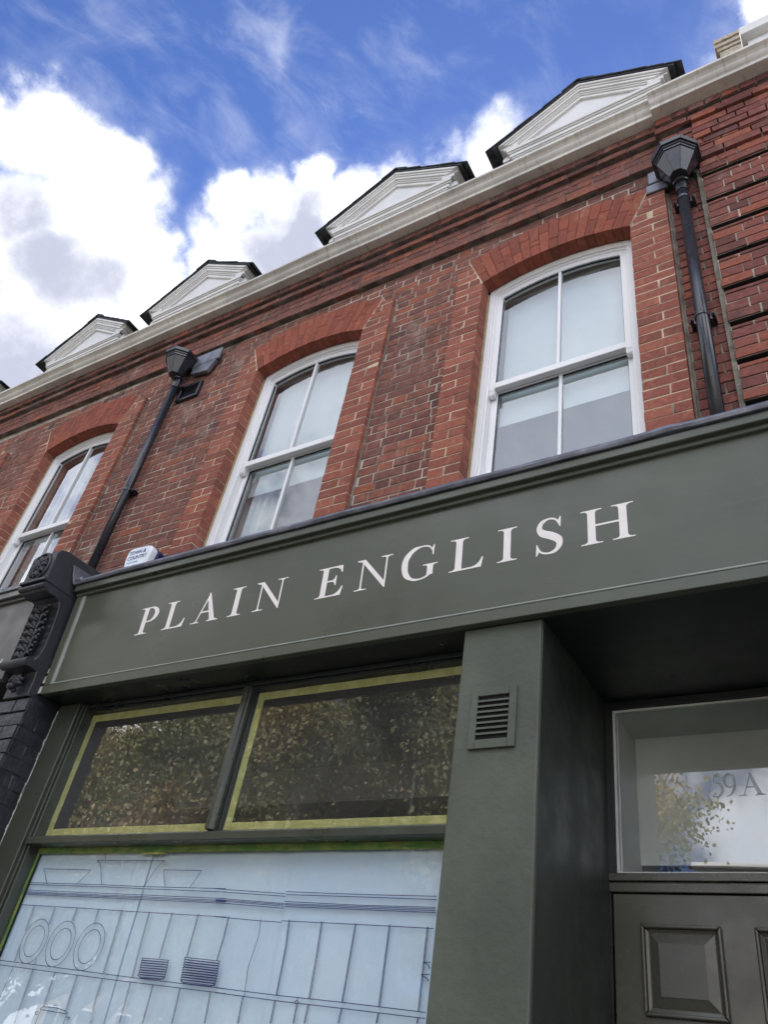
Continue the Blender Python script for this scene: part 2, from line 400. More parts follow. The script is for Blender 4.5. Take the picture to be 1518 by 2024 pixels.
class MB:
    """collects shapes given in world metres and links them as ONE mesh object"""
    def __init__(self): self.v = []; self.f = []; self.t = []
    def add(self, vs, fs, tone=None):
        k = len(self.v); self.v += [tuple(p) for p in vs]; self.f += [tuple(i + k for i in f) for f in fs]
        self.t += [0.0 if tone is None else tone] * len(fs)
        return self
    def box(self, x0, x1, y0, y1, z0, z1):
        return self.add([(x, y, z) for x in (x0, x1) for y in (y0, y1) for z in (z0, z1)],
                        [(0, 1, 3, 2), (4, 6, 7, 5), (0, 4, 5, 1), (2, 3, 7, 6), (0, 2, 6, 4), (1, 5, 7, 3)])
    def prism(self, poly, axis, a, b):
        """poly: 2D outline in the other two axes (x,z for axis y; y,z for axis x; x,y for axis z)"""
        def P(p, c):
            return {'x': (c, p[0], p[1]), 'y': (p[0], c, p[1]), 'z': (p[0], p[1], c)}[axis]
        n = len(poly)
        vs = [P(p, a) for p in poly] + [P(p, b) for p in poly]
        fs = [tuple(range(n)), tuple(range(2 * n - 1, n - 1, -1))] + [(i, i + n, (i + 1) % n + n, (i + 1) % n) for i in range(n)]
        return self.add(vs, fs)
    def hexa(self, p8):
        return self.add(p8, [(0, 1, 2, 3), (7, 6, 5, 4), (0, 4, 5, 1), (1, 5, 6, 2), (2, 6, 7, 3), (3, 7, 4, 0)])
    def tube(self, path, rad, seg=16, cap=True):
        path = [Vector(p) for p in path]; n = len(path); rings = []
        rads = rad if isinstance(rad, (list, tuple)) else [rad] * n
        up = None
        for i, p in enumerate(path):
            d = (path[min(i + 1, n - 1)] - path[max(i - 1, 0)]).normalized()
            if up is None: up = d.orthogonal().normalized()
            up = (up - d * up.dot(d)).normalized(); s = d.cross(up)
            rings.append([p + (up * math.cos(2 * math.pi * k / seg) + s * math.sin(2 * math.pi * k / seg)) * rads[i] for k in range(seg)])
        fs = [(i * seg + k, i * seg + (k + 1) % seg, (i + 1) * seg + (k + 1) % seg, (i + 1) * seg + k) for i in range(n - 1) for k in range(seg)]
        if cap: fs += [tuple(range(seg - 1, -1, -1)), tuple((n - 1) * seg + k for k in range(seg))]
        return self.add([v for r in rings for v in r], fs)
    def ball(self, c, r, rotm=None, seg=10, rings=6):
        c = Vector(c); vs = []; fs = []
        for i in range(rings + 1):
            th = math.pi * i / rings
            for k in range(seg):
                ph = 2 * math.pi * k / seg
                p = Vector((r[0] * math.sin(th) * math.cos(ph), r[1] * math.sin(th) * math.sin(ph), r[2] * math.cos(th)))
                if rotm: p = rotm @ p
                vs.append(c + p)
        for i in range(rings):
            for k in range(seg):
                fs.append((i * seg + k, (i + 1) * seg + k, (i + 1) * seg + (k + 1) % seg, i * seg + (k + 1) % seg))
        return self.add(vs, fs)
    def obj(self, name, mat, parent=None, bevel=0.0, smooth=False, tone=False, seg=1, flat=False, **kw):
        vs = self.v
        lo = Vector([min(p[i] for p in vs) for i in range(3)]); hi = Vector([max(p[i] for p in vs) for i in range(3)])
        c = (lo + hi) / 2
        me = bpy.data.meshes.new(name)
        me.from_pydata([(p[0] - c.x, p[1] - c.y, p[2] - c.z) for p in vs], [], self.f)
        if tone:
            a = me.attributes.new('tone', 'FLOAT', 'FACE'); a.data.foreach_set('value', self.t)
        if not flat:
            bm = bmesh.new(); bm.from_mesh(me); bmesh.ops.recalc_face_normals(bm, faces=bm.faces); bm.to_mesh(me); bm.free()
        if smooth:
            me.polygons.foreach_set('use_smooth', [True] * len(me.polygons))
        me.materials.append(M[mat] if isinstance(mat, str) else mat)
        o = bpy.data.objects.new(name, me); COL.objects.link(o); place(o, c, parent)
        if bevel:
            bv = o.modifiers.new('bevel', 'BEVEL'); bv.width = bevel; bv.segments = seg; bv.limit_method = 'ANGLE'; bv.angle_limit = R(35)
        return tag(o, **kw)


def box(name, mat, parent, x0, x1, y0, y1, z0, z1, bevel=0.0, **kw):
    return MB().box(x0, x1, y0, y1, z0, z1).obj(name, mat, parent, bevel, **kw)


def link_mesh(name, me, loc, parent, scale=None, **kw):
    o = bpy.data.objects.new(name, me); COL.objects.link(o); place(o, loc, parent)
    if scale: o.scale = scale
    return tag(o, **kw)


def brick_verts(L, H, D, rnd, ch=0.0028):
    """one brick, front face at y=0 looking to -y, with worn arrises and uneven edges"""
    j = lambda a: rnd.uniform(-a, a)
    vs = []
    for (sx, sz) in ((-1, -1), (1, -1), (1, 1), (-1, 1)):
        vs.append((sx * (L / 2 - ch) + j(.0024), j(.0016), sz * (H / 2 - ch) + j(.0024)))
    for (sx, sz) in ((-1, -1), (1, -1), (1, 1), (-1, 1)):
        vs.append((sx * L / 2 + j(.0018), ch + j(.001), sz * H / 2 + j(.0018)))
    for (sx, sz) in ((-1, -1), (1, -1), (1, 1), (-1, 1)):
        vs.append((sx * L / 2, D, sz * H / 2))
    fs = [(0, 1, 2, 3)] + [(i, 4 + i, 4 + (i + 1) % 4, (i + 1) % 4) for i in range(4)] + [(4 + i, 8 + i, 8 + (i + 1) % 4, 4 + (i + 1) % 4) for i in range(4)]
    return vs, fs


BM_CACHE = {}


def brick_mesh(L, H, D, mat):
    key = (round(L, 2), round(H, 3), round(D, 3), mat)
    if key not in BM_CACHE:
        out = []
        for i in range(5):
            rnd = random.Random(hash(key[:3]) % 1000 + i * 17)
            vs, fs = brick_verts(key[0], H, D, rnd)
            me = bpy.data.meshes.new('brick'); me.from_pydata(vs, [], fs)
            me.materials.append(M[mat]); out.append(me)
        BM_CACHE[key] = out
    return key[0], random.choice(BM_CACHE[key])


class Bricks:
    """bricks of one kind on one wall: the nearest ones become objects, the others one joined part"""
    def __init__(self, name, mat, parent, limit=290, stuff_name=None):
        self.n, self.m, self.p, self.lim, self.sn = name, mat, parent, limit, stuff_name or name + '_remainder'
        self.items = []
    def put(self, x0, x1, z0, z1, y, D=0.06):
        if x1 - x0 < 0.018 or z1 - z0 < 0.015: return
        self.items.append((x0, x1, z0, z1, y + random.uniform(-.0014, .0014), D))
    def build(self):
        def key(b):
            c = Vector(((b[0] + b[1]) / 2, b[4], (b[2] + b[3]) / 2)); return (c - CAM).length
        self.items.sort(key=key)
        for b in self.items[:self.lim]:
            L, H = b[1] - b[0], b[3] - b[2]
            k, me = brick_mesh(L, H, b[5], self.m)
            link_mesh(self.n, me, ((b[0] + b[1]) / 2, b[4], (b[2] + b[3]) / 2), self.p, scale=(L / k, 1, 1))
        rest = self.items[self.lim:]
        if rest:
            mb = MB()
            for b in rest:
                L, H = b[1] - b[0], b[3] - b[2]
                vs, fs = brick_verts(L, H, b[5], random)
                cx, cz = (b[0] + b[1]) / 2, (b[2] + b[3]) / 2
                mb.add([(v[0] + cx, v[1] + b[4], v[2] + cz) for v in vs], fs, tone=random.random())
            mb.obj(self.sn, self.m, self.p, tone=True, kind='stuff')


C_ = 0.0754           # one brick course
J = 0.0095            # joint


def flemish(bk, x0, x1, z0, n, y, seedoff=0, D=0.06, clip=None, stretcher=0.2165, header=0.1025):
    """n courses of Flemish bond between x0 and x1; clip(xa, xb, za, zb) may drop or shorten a brick"""
    for i in range(n):
        za = z0 + i * C_ + J / 2; zb = z0 + (i + 1) * C_ - J / 2
        x = x0; k = (i + seedoff) % 2
        if k: 
            w0 = random.choice((0.045, 0.052, 0.06)); seq = [w0]
        else: seq = []
        hdr = bool(k)
        first = True
        while x < x1 - 0.02:
            if seq: L = seq.pop()
            else:
                L = header if hdr else stretcher
                hdr = not hdr
            L += random.uniform(-.004, .004)
            xb = min(x + L, x1)
            if x1 - xb < 0.03: xb = x1
            a, b = x, xb
            if clip:
                r = clip(a, b, za, zb)
                if r: 
                    for (ra, rb) in r: bk.put(ra, rb, za + random.uniform(-.001, .001), zb + random.uniform(-.001, .001), y, D)
            else: bk.put(a, b, za + random.uniform(-.001, .001), zb + random.uniform(-.001, .001), y, D)
            x = xb + J

PRINT_LINES = [[(-3.4,2.256),(-3.425,2.279),(-3.447,2.305),(-3.463,2.317),(-3.462,2.321),(-3.139,2.316),(-3.146,2.302),(-3.195,2.258)],[(-3.031,2.255),(-3.051,2.283),(-3.077,2.327),(-3.096,2.347),(-3.118,2.357),(-2.692,2.354),(-2.708,2.346),(-2.726,2.327),(-2.766,2.252)],[(-3.111,2.403),(-3.092,2.394),(-3.077,2.381),(-3.065,2.36)],[(-3.111,2.407),(-2.824,2.402)],[(-2.734,2.385),(-2.745,2.36)],[(-2.646,2.251),(-2.67,2.291),(-2.683,2.317),(-2.468,2.314),(-2.507,2.248)],[(-3.564,2.26),(-3.031,2.255),(-2.778,2.25),(-2.312,2.247)],[(-2.365,2.246),(-2.013,2.233)],[(-2.011,2.24),(-1.656,2.235),(-1.373,2.234)],[(-3.565,2.252),(-3.027,2.247),(-2.774,2.242),(-2.308,2.235)],[(-2.361,2.236),(-2.01,2.224)],[(-2.008,2.23),(-1.655,2.227),(-1.373,2.224)],[(-3.571,2.228),(-2.781,2.218),(-2.299,2.211)],[(-2.352,2.212),(-2.01,2.199)],[(-2.008,2.206),(-1.65,2.2),(-1.373,2.2)],[(-3.565,2.22),(-2.778,2.211),(-2.296,2.204)],[(-2.35,2.207),(-2.009,2.195)],[(-2.006,2.199),(-1.649,2.196),(-1.373,2.195)],[(-3.562,2.215),(-2.776,2.206),(-2.295,2.199)],[(-2.348,2.203),(-2.007,2.19)],[(-2.005,2.195),(-1.648,2.191),(-1.372,2.19)],[(-3.558,2.21),(-2.772,2.2),(-2.293,2.194)],[(-2.346,2.196),(-2.005,2.183)],[(-2.003,2.189),(-1.647,2.186),(-1.371,2.184)],[(-3.558,2.165),(-3.142,2.16),(-2.767,2.153),(-2.275,2.146)],[(-2.327,2.146),(-2.109,2.138),(-2.004,2.136)],[(-2.003,2.141),(-1.674,2.139),(-1.373,2.136)],[(-3.529,1.939),(-3.169,1.932),(-2.763,1.922),(-2.467,1.917),(-2.191,1.913)],[(-2.24,1.913),(-1.962,1.908),(-1.674,1.906),(-1.371,1.901)],[(-3.517,1.922),(-3.158,1.914),(-2.755,1.906),(-2.46,1.902),(-2.186,1.898)],[(-2.234,1.898),(-1.957,1.892),(-1.67,1.889),(-1.371,1.885)],[(-3.555,2.178),(-3.557,2.068),(-3.546,1.962)],[(-3.411,1.916),(-3.418,1.787)],[(-3.431,2.162),(-3.426,2.06)],[(-3.423,2.162),(-3.419,2.061)],[(-3.424,2.006),(-3.417,1.937)],[(-3.417,2.006),(-3.411,1.938)],[(-3.287,2.162),(-3.283,2.089)],[(-3.28,2.162),(-3.276,2.089)],[(-3.277,1.958),(-3.276,1.935)],[(-3.139,2.16),(-3.14,2.106)],[(-3.133,2.16),(-3.133,2.107)],[(-2.999,2.159),(-2.999,2.105)],[(-2.993,2.159),(-2.992,2.105)],[(-2.856,2.157),(-2.85,2.055),(-2.844,1.927)],[(-2.849,2.157),(-2.844,2.055),(-2.838,1.927)],[(-2.693,2.154),(-2.687,2.042),(-2.677,1.923)],[(-2.688,2.154),(-2.681,2.042),(-2.671,1.923)],[(-2.565,2.154),(-2.565,2.084),(-2.562,1.992)],[(-2.559,2.154),(-2.559,2.085),(-2.557,1.992)],[(-2.423,2.153),(-2.422,2.089),(-2.422,2.004)],[(-2.417,2.154),(-2.417,2.09),(-2.417,2.004)],[(-3.276,1.915),(-3.267,1.722)],[(-3.269,1.916),(-3.26,1.722)],[(-3.132,1.912),(-3.127,1.792)],[(-3.126,1.912),(-3.12,1.792)],[(-2.993,1.91),(-2.986,1.786)],[(-2.987,1.91),(-2.979,1.787)],[(-2.841,1.906),(-2.84,1.84),(-2.832,1.756)],[(-2.835,1.906),(-2.834,1.84),(-2.826,1.757)],[(-2.678,1.904),(-2.671,1.769)],[(-2.672,1.904),(-2.666,1.77)],[(-2.555,1.902),(-2.552,1.779)],[(-2.55,1.903),(-2.547,1.779)],[(-2.413,1.9),(-2.407,1.79)],[(-2.408,1.901),(-2.402,1.791)],[(-2.261,1.897),(-2.252,1.803)],[(-2.256,1.897),(-2.247,1.803)],[(-2.264,2.148),(-2.263,2.075),(-2.268,2.0)],[(-2.259,2.148),(-2.258,2.075),(-2.264,2.0)],[(-2.102,2.141),(-2.095,2.086),(-2.103,2.031),(-2.111,1.985),(-2.099,1.897)],[(-1.972,2.145),(-1.962,2.057),(-1.96,1.909)],[(-1.967,2.145),(-1.958,2.057),(-1.956,1.909)],[(-1.825,2.143),(-1.822,2.063),(-1.82,1.908)],[(-1.821,2.143),(-1.817,2.063),(-1.815,1.909)],[(-1.681,2.141),(-1.685,1.907)],[(-1.677,2.141),(-1.681,1.907)],[(-1.543,2.142),(-1.542,1.905)],[(-1.539,2.142),(-1.538,1.905)],[(-1.397,2.139),(-1.397,2.017),(-1.397,1.903)],[(-1.393,2.14),(-1.393,2.017),(-1.393,1.904)],[(-2.106,1.894),(-2.102,1.814)],[(-2.101,1.895),(-2.098,1.815)],[(-1.962,1.891),(-1.962,1.826)],[(-1.957,1.892),(-1.957,1.826)],[(-1.866,1.889),(-1.866,1.833)],[(-1.862,1.889),(-1.862,1.833)],[(-1.819,1.888),(-1.821,1.837)],[(-1.814,1.889),(-1.817,1.837)],[(-1.683,1.887),(-1.688,1.847)],[(-1.679,1.888),(-1.683,1.848)],[(-1.541,1.887),(-1.543,1.859)],[(-1.537,1.887),(-1.54,1.859)],[(-1.396,1.884),(-1.398,1.87)],[(-1.393,1.885),(-1.394,1.871)],[(-2.655,1.989),(-2.506,1.988),(-2.514,1.98)],[(-2.655,1.989),(-2.645,1.982),(-2.511,1.981)],[(-2.654,1.98),(-2.505,1.98),(-2.513,1.972)],[(-2.654,1.98),(-2.644,1.974),(-2.51,1.973)],[(-2.653,1.972),(-2.505,1.972),(-2.512,1.964)],[(-2.653,1.972),(-2.643,1.965),(-2.51,1.965)],[(-2.652,1.964),(-2.504,1.964),(-2.511,1.956)],[(-2.652,1.964),(-2.642,1.957),(-2.509,1.957)],[(-2.651,1.956),(-2.503,1.956),(-2.511,1.948)],[(-2.651,1.956),(-2.641,1.949),(-2.508,1.949)],[(-2.65,1.947),(-2.502,1.948),(-2.51,1.94)],[(-2.65,1.947),(-2.64,1.941),(-2.507,1.941)],[(-2.649,1.939),(-2.502,1.94),(-2.509,1.932)],[(-2.649,1.939),(-2.639,1.933),(-2.507,1.933)],[(-2.648,1.931),(-2.501,1.932),(-2.509,1.924)],[(-2.648,1.931),(-2.638,1.925),(-2.506,1.925)],[(-2.431,2.002),(-2.25,1.998),(-2.257,1.99)],[(-2.431,2.002),(-2.422,1.995),(-2.255,1.991)],[(-2.43,1.994),(-2.249,1.989),(-2.256,1.982)],[(-2.43,1.994),(-2.421,1.987),(-2.253,1.983)],[(-2.429,1.985),(-2.248,1.981),(-2.255,1.974)],[(-2.429,1.985),(-2.42,1.979),(-2.253,1.974)],[(-2.427,1.977),(-2.247,1.973),(-2.255,1.966)],[(-2.427,1.977),(-2.418,1.971),(-2.252,1.967)],[(-2.426,1.969),(-2.246,1.965),(-2.254,1.958)],[(-2.426,1.969),(-2.417,1.962),(-2.251,1.959)],[(-2.425,1.961),(-2.245,1.957),(-2.253,1.95)],[(-2.425,1.961),(-2.416,1.954),(-2.251,1.951)],[(-2.424,1.952),(-2.245,1.949),(-2.252,1.942)],[(-2.424,1.952),(-2.415,1.946),(-2.25,1.943)],[(-2.423,1.944),(-2.244,1.941),(-2.251,1.933)],[(-2.423,1.944),(-2.414,1.938),(-2.249,1.935)],[(-2.421,1.936),(-2.243,1.933),(-2.251,1.926)],[(-2.421,1.936),(-2.413,1.929),(-2.248,1.927)],[(-2.42,1.928),(-2.243,1.925),(-2.25,1.918)],[(-2.42,1.928),(-2.412,1.921),(-2.247,1.919)],[(-2.65,1.931),(-2.629,1.922),(-2.52,1.922),(-2.507,1.929)],[(-2.421,1.928),(-2.397,1.917),(-2.263,1.916),(-2.244,1.925)],[(-3.137,1.732),(-3.133,1.78),(-2.971,1.777),(-2.974,1.745)],[(-3.133,1.78),(-3.14,1.783),(-3.126,1.79),(-3.054,1.793),(-2.996,1.788),(-2.97,1.78)],[(-3.065,1.793),(-3.065,1.8),(-3.047,1.801),(-3.041,1.798),(-3.042,1.793)],[(-3.142,1.771),(-3.16,1.771),(-3.157,1.763),(-3.143,1.762)],[(-2.972,1.766),(-2.949,1.768),(-2.949,1.762),(-2.963,1.76)],[(-1.867,1.907),(-1.865,1.899),(-1.874,1.896),(-1.874,1.89),(-1.857,1.891),(-1.86,1.896),(-1.865,1.898)],[(-1.397,2.038),(-1.371,2.038)],[(-1.395,2.036),(-1.38,2.032),(-1.371,2.021)],[(-1.4,2.002),(-1.371,2.004)],[(-1.397,2.0),(-1.38,1.994),(-1.371,1.985)]]
PLATES = [(-3.338,2.022,.087),(-3.162,2.019,.087),(-2.978,2.016,.088),(-3.337,2.022,.061),(-3.158,2.018,.06),(-2.977,2.016,.063)]

# ------------------------------------------------------------------ ground and street
def struct(name, mat, x0, x1, y0, y1, z0, z1):
    return box(name, mat, None, x0, x1, y0, y1, z0, z1, kind='structure')


struct('ground', 'pave', -400, 400, -400, 400, -1.2, -0.12)
struct('road', 'asphalt', -120, 120, -10.6, -4.4, -0.119, -0.112)
pv = struct('pavement', 'pave', -120, 120, -4.25, 0.6, -0.11, 0.0)
struct('kerb', 'oppbrick', -120, 120, -4.39, -4.255, -0.11, 0.004)
struct('far_kerb', 'oppbrick', -120, 120, -10.75, -10.61, -0.11, 0.004)
struct('far_pavement', 'pave', -120, 120, -16.5, -10.755, -0.11, 0.0)
struct('road_marking', 'roadpaint', -120, 120, -4.72, -4.62, -0.1115, -0.108)

# ------------------------------------------------------------------ the terrace: upper floors
B = empty('brick_terrace_building', (-3.3, 0.0, 3.9), label='red brick terrace above the shops with white sash windows, cream gutter and pedimented dormers', cat='building')
wall = empty('wall', (-3.3, 0.0, 4.3), B)
YP = 0.042           # recessed panels
ZS = 6.388           # springing of the window arches
Z0 = ZS - 27 * C_    # lowest course line
WIN = [-1.19, -3.26, -5.99, -8.08]
HW = 0.525           # half the opening
QL, QR = 0.215, 0.238
ZQ = 6.655           # top of the projecting window surrounds
RB, RT = 1.43, 1.785
ZC = 6.485 - RB      # centre of the arch circles
SK = math.asin(HW / RB)


def gz(x): return 0.012 * max(0.0, -x - 2.6)


# mortar behind the faces
mp = MB(); mq = MB()
edges = [-12.0] + [e for cx in reversed(WIN) for e in (cx - HW, cx + HW)]
for i in range(0, 8, 2):
    a, b = edges[i], edges[i + 1]
    mp.box(a + 0.002, b - 0.002, YP + 0.0035, 0.104, 4.25, 7.42)
mp.box(edges[8] + .002, -0.43, YP + 0.0035, 0.104, 4.25, 7.42)
for cx in WIN:
    # wall above the arch
    pts = [(cx - HW - .001, 7.419)]
    for k in range(13):
        a = -SK + 2 * SK * k / 12
        pts.append((cx + (RB + .02) * math.sin(a), ZC + (RB + .02) * math.cos(a)))
    pts.append((cx + HW + .001, 7.419))
    mp.prism(pts, 'y', YP + .003, .103)
    for s, x0, x1 in ((-1, cx - HW - QL, cx - HW), (1, cx + HW, cx + HW + QR)):
        mq = MB()
        mq.box(x0 + .0025, x1 - .0025, 0.0022, 0.1, 4.27, ZQ - .004); mq.obj('quoin_mortar', 'mortar_new', wall)
mp.obj('mortar', 'mortar_old', wall, kind='stuff')
box('inner_wall', 'roomwall', wall, -12.0, 1.9, 0.34, 0.36, 4.25, 4.34)


def arc_z(cx, x, r):
    d = x - cx
    return ZC + math.sqrt(max(0, r * r - d * d)) if abs(d) < r else -1


def panel_clip(a, b, za, zb):
    """leave out bricks hidden by surrounds, arches and openings"""
    segs = [(a, b)]
    for cx in WIN:
        out = []
        L, Rr = cx - HW - QL, cx + HW + QR
        for (p, q) in segs:
            if q <= L + .001 or p >= Rr - .001 or za >= ZQ - .01:
                if za >= ZQ - .01 and p < Rr and q > L:
                    xm = (p + q) / 2
                    if abs(xm - cx) < .56 and arc_z(cx, xm, RT) > zb + .02: continue
                out.append((p, q)); continue
            if p < L - .02: out.append((p, L - .004))
            if q > Rr + .02: out.append((Rr + .006, q))
        segs = out
    return [s for s in segs if s[1] - s[0] > .02]


bricks = Bricks('brick', 'brick', wall, 295, 'further_bricks')
ncourse = int(round((6.985 - Z0) / C_))
flemish(bricks, -12.0, -0.43, Z0, ncourse, YP, 0, clip=panel_clip)
ZTOP = Z0 + ncourse * C_                     # about 6.99, underside of the lower string course

# string courses and corbelled courses under the gutter
strings = Bricks('string_course_brick', 'brick', wall, 290, 'further_string_course_bricks')
def course_row(bk, x0, x1, z0, h, y, L, jit, D=0.07):
    x = x0 + random.uniform(0, L * .5)
    while x < x1:
        l = L + random.uniform(-jit, jit)
        z = z0 + gz(x)
        bk.put(x, min(x + l, x1), z + .004, z + h - .004, y, D)
        x += l + J
zz = ZTOP + .002
course_row(strings, -12.0, -0.44, zz, .070, -0.008, .2165, .004)
for i in range(3):
    h = .0735
    course_row(strings, -12.0, -0.42, zz + .071 + i * h, h, 0.013, (.2165, .1025, .2165)[i], .006)
z1 = zz + .071 + 3 * .0735                  # underside of the upper string course
course_row(strings, -12.0, -0.40, z1, .066, -0.028, .2165, .004)
headers = Bricks('cornice_header_brick', 'brick', wall, 290)
course_row(headers, -12.0, -0.42, z1 + .068, .082, -0.058, .1025, .004, D=.11)
ms = MB()
for i in range(23):
    xa = -12.0 + i * (12.0 - .42) / 23; xb = xa + (12.0 - .42) / 23
    g = gz((xa + xb) / 2)
    e = .0003 * (i % 2)
    ms.box(xa, xb, .000 - .004 + e, YP + .05, zz + g + .003, zz + .069 + g)
    ms.box(xa, xb, .018 + e, YP + .05, zz + .069 + g, z1 + g + .002)
    ms.box(xa, xb, -.022 + e, YP + .05, z1 + g + .003, z1 + .066 + g)
    ms.box(xa, xb, -.050 + e, YP + .05, z1 + .070 + g, z1 + .150 + g)
ms.obj('string_course_mortar', 'mortar_dark', wall, kind='stuff')
ZG = z1 + .152

# window surrounds of bright red brick
quoins = Bricks('quoin_brick', 'quoin', wall, 295)
for wi, cx in enumerate(WIN):
    for s in (-1, 1):
        x0, x1 = (cx - HW - QL, cx - HW) if s < 0 else (cx + HW, cx + HW + QR)
        for i in range(27 + 4):
            za = Z0 + i * C_ + .0035; zb = Z0 + (i + 1) * C_ - .0035
            if zb > ZQ: zb = ZQ
            a, b = x0, x1
            if za > ZS - .01:            # beside the arch, cut on the slant
                t = ((za + zb) / 2 - ZC) * math.tan(SK)
                if s < 0: b = cx - t - .006
                else: a = cx + t + .006
            if i % 2 == 0 or b - a < .13: quoins.put(a, b, za, zb, 0.0, .10)
            else:
                mx = (x0 + x1) / 2 + random.uniform(-.008, .008) + (0.02 if s > 0 else 0)
                mx = min(max(mx, a + .05), b - .05)
                quoins.put(a, mx - .0045, za, zb, 0.0, .10); quoins.put(mx + .0045, b, za, zb, 0.0, .10)
    if True:   # narrow cement fillet where the surround meets the panel
        box('cement_fillet', 'cement', wall, cx + HW + QR + .0005, cx + HW + QR + .012, YP - .006, YP + .03, 4.3, ZQ - .01)

# gauged brick arches
voussoirs = []
for cx in WIN:
    n = 17
    am = MB()
    pts = [(cx + (RT - .002) * math.sin(-SK + 2 * SK * k / 16), ZC + (RT - .002) * math.cos(-SK + 2 * SK * k / 16)) for k in range(17)]
    pts += [(cx + (RB + .004) * math.sin(SK - 2 * SK * k / 16), ZC + (RB + .004) * math.cos(SK - 2 * SK * k / 16)) for k in range(17)]
    # backing in wedges
    for k in range(16):
        a0, a1 = -SK + 2 * SK * k / 16, -SK + 2 * SK * (k + 1) / 16
        P = lambda a, r, y: (cx + r * math.sin(a), y, ZC + r * math.cos(a))
        am.hexa([P(a0, RB + .004, .004), P(a1, RB + .004, .004), P(a1, RT - .003, .004), P(a0, RT - .003, .004),
                 P(a0, RB + .004, .102), P(a1, RB + .004, .102), P(a1, RT - .003, .102), P(a0, RT - .003, .102)])
    am.obj('arch_joint', 'mortar_joint', wall, kind='stuff')
    for k in range(n):
        a0 = -SK + 2 * SK * k / n; a1 = -SK + 2 * SK * (k + 1) / n
        g = .0011
        split = RB + (.235 if k % 2 else .118)
        splits = [RB, split, RT] if k % 3 else [RB, split - .06 * (k % 2), split + .055, RT]
        if len(splits) == 4 and splits[1] < RB + .08: splits[1] = RB + .10
        for r0, r1 in zip(splits, splits[1:]):
            r0 += .0015; r1 -= .0015
            y = random.uniform(-.002, .0012)
            m = MB()
            m.hexa([P(a0 + g, r0, y), P(a1 - g, r0, y), P(a1 - g, r1, y), P(a0 + g, r1, y),
                    P(a0 + g, r0, .101), P(a1 - g, r0, .101), P(a1 - g, r1, .101), P(a0 + g, r1, .101)])
            m.obj('voussoir', 'rubber', wall, bevel=.0012)
    # pale pointing line on the skewbacks
    for s in (-1, 1):
        a = s * SK
        q = [P(a - s * .0015, RB, -.001), P(a + s * .004, RB, -.001), P(a + s * .0035, RT, -.001), P(a - s * .001, RT, -.001)]
        MB().hexa(q + [(p[0], .09, p[2]) for p in q]).obj('skewback_joint', 'mortar_new', wall)
quoins.build(); bricks.build(); strings.build(); headers.build()

# channel for the right-hand downpipe, then the rusticated pier
box('channel_mortar', 'cement', wall, -.43, -.19, YP + .011, .104, 4.25, 7.2)
chan = Bricks('channel_brick', 'pierbrick', wall, 200)
for i in range(int((7.0 - 4.45) / C_)):
    za, zb = Z0 + .02 + i * C_ + .006, Z0 + .02 + (i + 1) * C_ - .006
    if za > 6.70: break
    o = random.uniform(-.01, .01)
    if i % 2: chan.put(-.405, -.335 + o, za, zb, YP + .004); chan.put(-.325 + o, -.222, za, zb, YP + .004)
    else: chan.put(-.400, -.270 + o, za, zb, YP + .004); chan.put(-.26 + o, -.222, za, zb, YP + .004)
chan.build()
pier = empty('party_pier', (-.19, 0, 4.3), B)
pm = MB(); pm.box(-.196, 1.9, .006, .104, 4.25, 7.42); 
pb = Bricks('pier_brick', 'pierbrick', pier, 290, 'further_pier_bricks')
zb0 = 4.469 - 4 * .0754
g = 0
gm = MB()
k = 0
z = zb0
while z < 7.30:
    # every fourth course is a deep recessed joint
    for i in range(4):
        za, zb = z + i * .0754, z + (i + 1) * .0754
        if za > 7.31: break
        if za > 6.60: y = -.006 - .02 * min(3, int((za - 6.60) / .2)) * 1.0
        else: y = 0.0
        if i == 0 and za < 6.62:
            zb = za + .034
        x = -.19 + (random.uniform(-.01, .0) if i else 0)
        hd = (i + k) % 2
        first = True
        while x < 1.9:
            L = (.1025 if hd else .2165)
            if first and i % 2: L = .16
            if first and i == 2: L = .11
            hd = not hd; first = False
            pb.put(x, x + L, za + .0045, zb - .0045, y, .062); x += L + J
    z += 4 * .0754; k += 1
# backing: full where there is brick, set back where the joint is deep
z = zb0
pm = MB()
while z < 7.4:
    top = min(z + 4 * .0754, 7.42)
    if z < 6.62:
        gm.box(-.190, 1.9, .062, .103, z + .034, z + .0754 + .001); pm.box(-.196, 1.9, .0068, .104, z + .002, z + .0335); gm.box(-.194, 1.9, .0085, .103, z + .0745, z + .0775); gm.box(-.194, 1.9, .0085, .061, z + .0338, z + .0345)
        pm.box(-.196, 1.9, .0065, .104, z + .078, top - .004)
    else: pm.box(-.196, 1.9, .007, .104, z + .002, top)
    z += 4 * .0754
pm.obj('pier_mortar', 'mortar_old', pier, kind='stuff'); gm.obj('deep_joint', 'soot', pier, kind='stuff')  # the soot colour has the deep joints' shade painted in
pb.build()
box('pier_edge_fillet', 'cement', pier, -.222, -.1965, .018, .10, 4.28, 6.9)
# top of pier: projecting soot-black courses under the gutter
tp = Bricks('pier_cornice_brick', 'pierbrick', pier, 200)
course_row(tp, -.44, 1.9, ZTOP - .02, .066, -.035, .2165, .004)
course_row(tp, -.44, 1.9, ZTOP + .055, .07, -.018, .1025, .004)
course_row(tp, -.44, 1.9, ZTOP + .13, .07, -.022, .2165, .004)
course_row(tp, -.44, 1.9, ZTOP + .205, .07, -.026, .1025, .004)
course_row(tp, -.44, 1.9, z1, .068, -.066, .2165, .004)
course_row(tp, -.44, 1.9, z1 + .070, .082, -.088, .1025, .004, D=.12)
tp.build()
tm = MB(); tm.box(-.42, 1.9, -.010, .1, ZTOP - .01, z1 - .004); tm.box(-.42, 1.9, -.046, .1, z1 + .002, z1 + .066); tm.box(-.42, 1.9, -.078, .1, z1 + .072, z1 + .150)
tm.obj('pier_cornice_mortar', 'mortar_dark', pier)

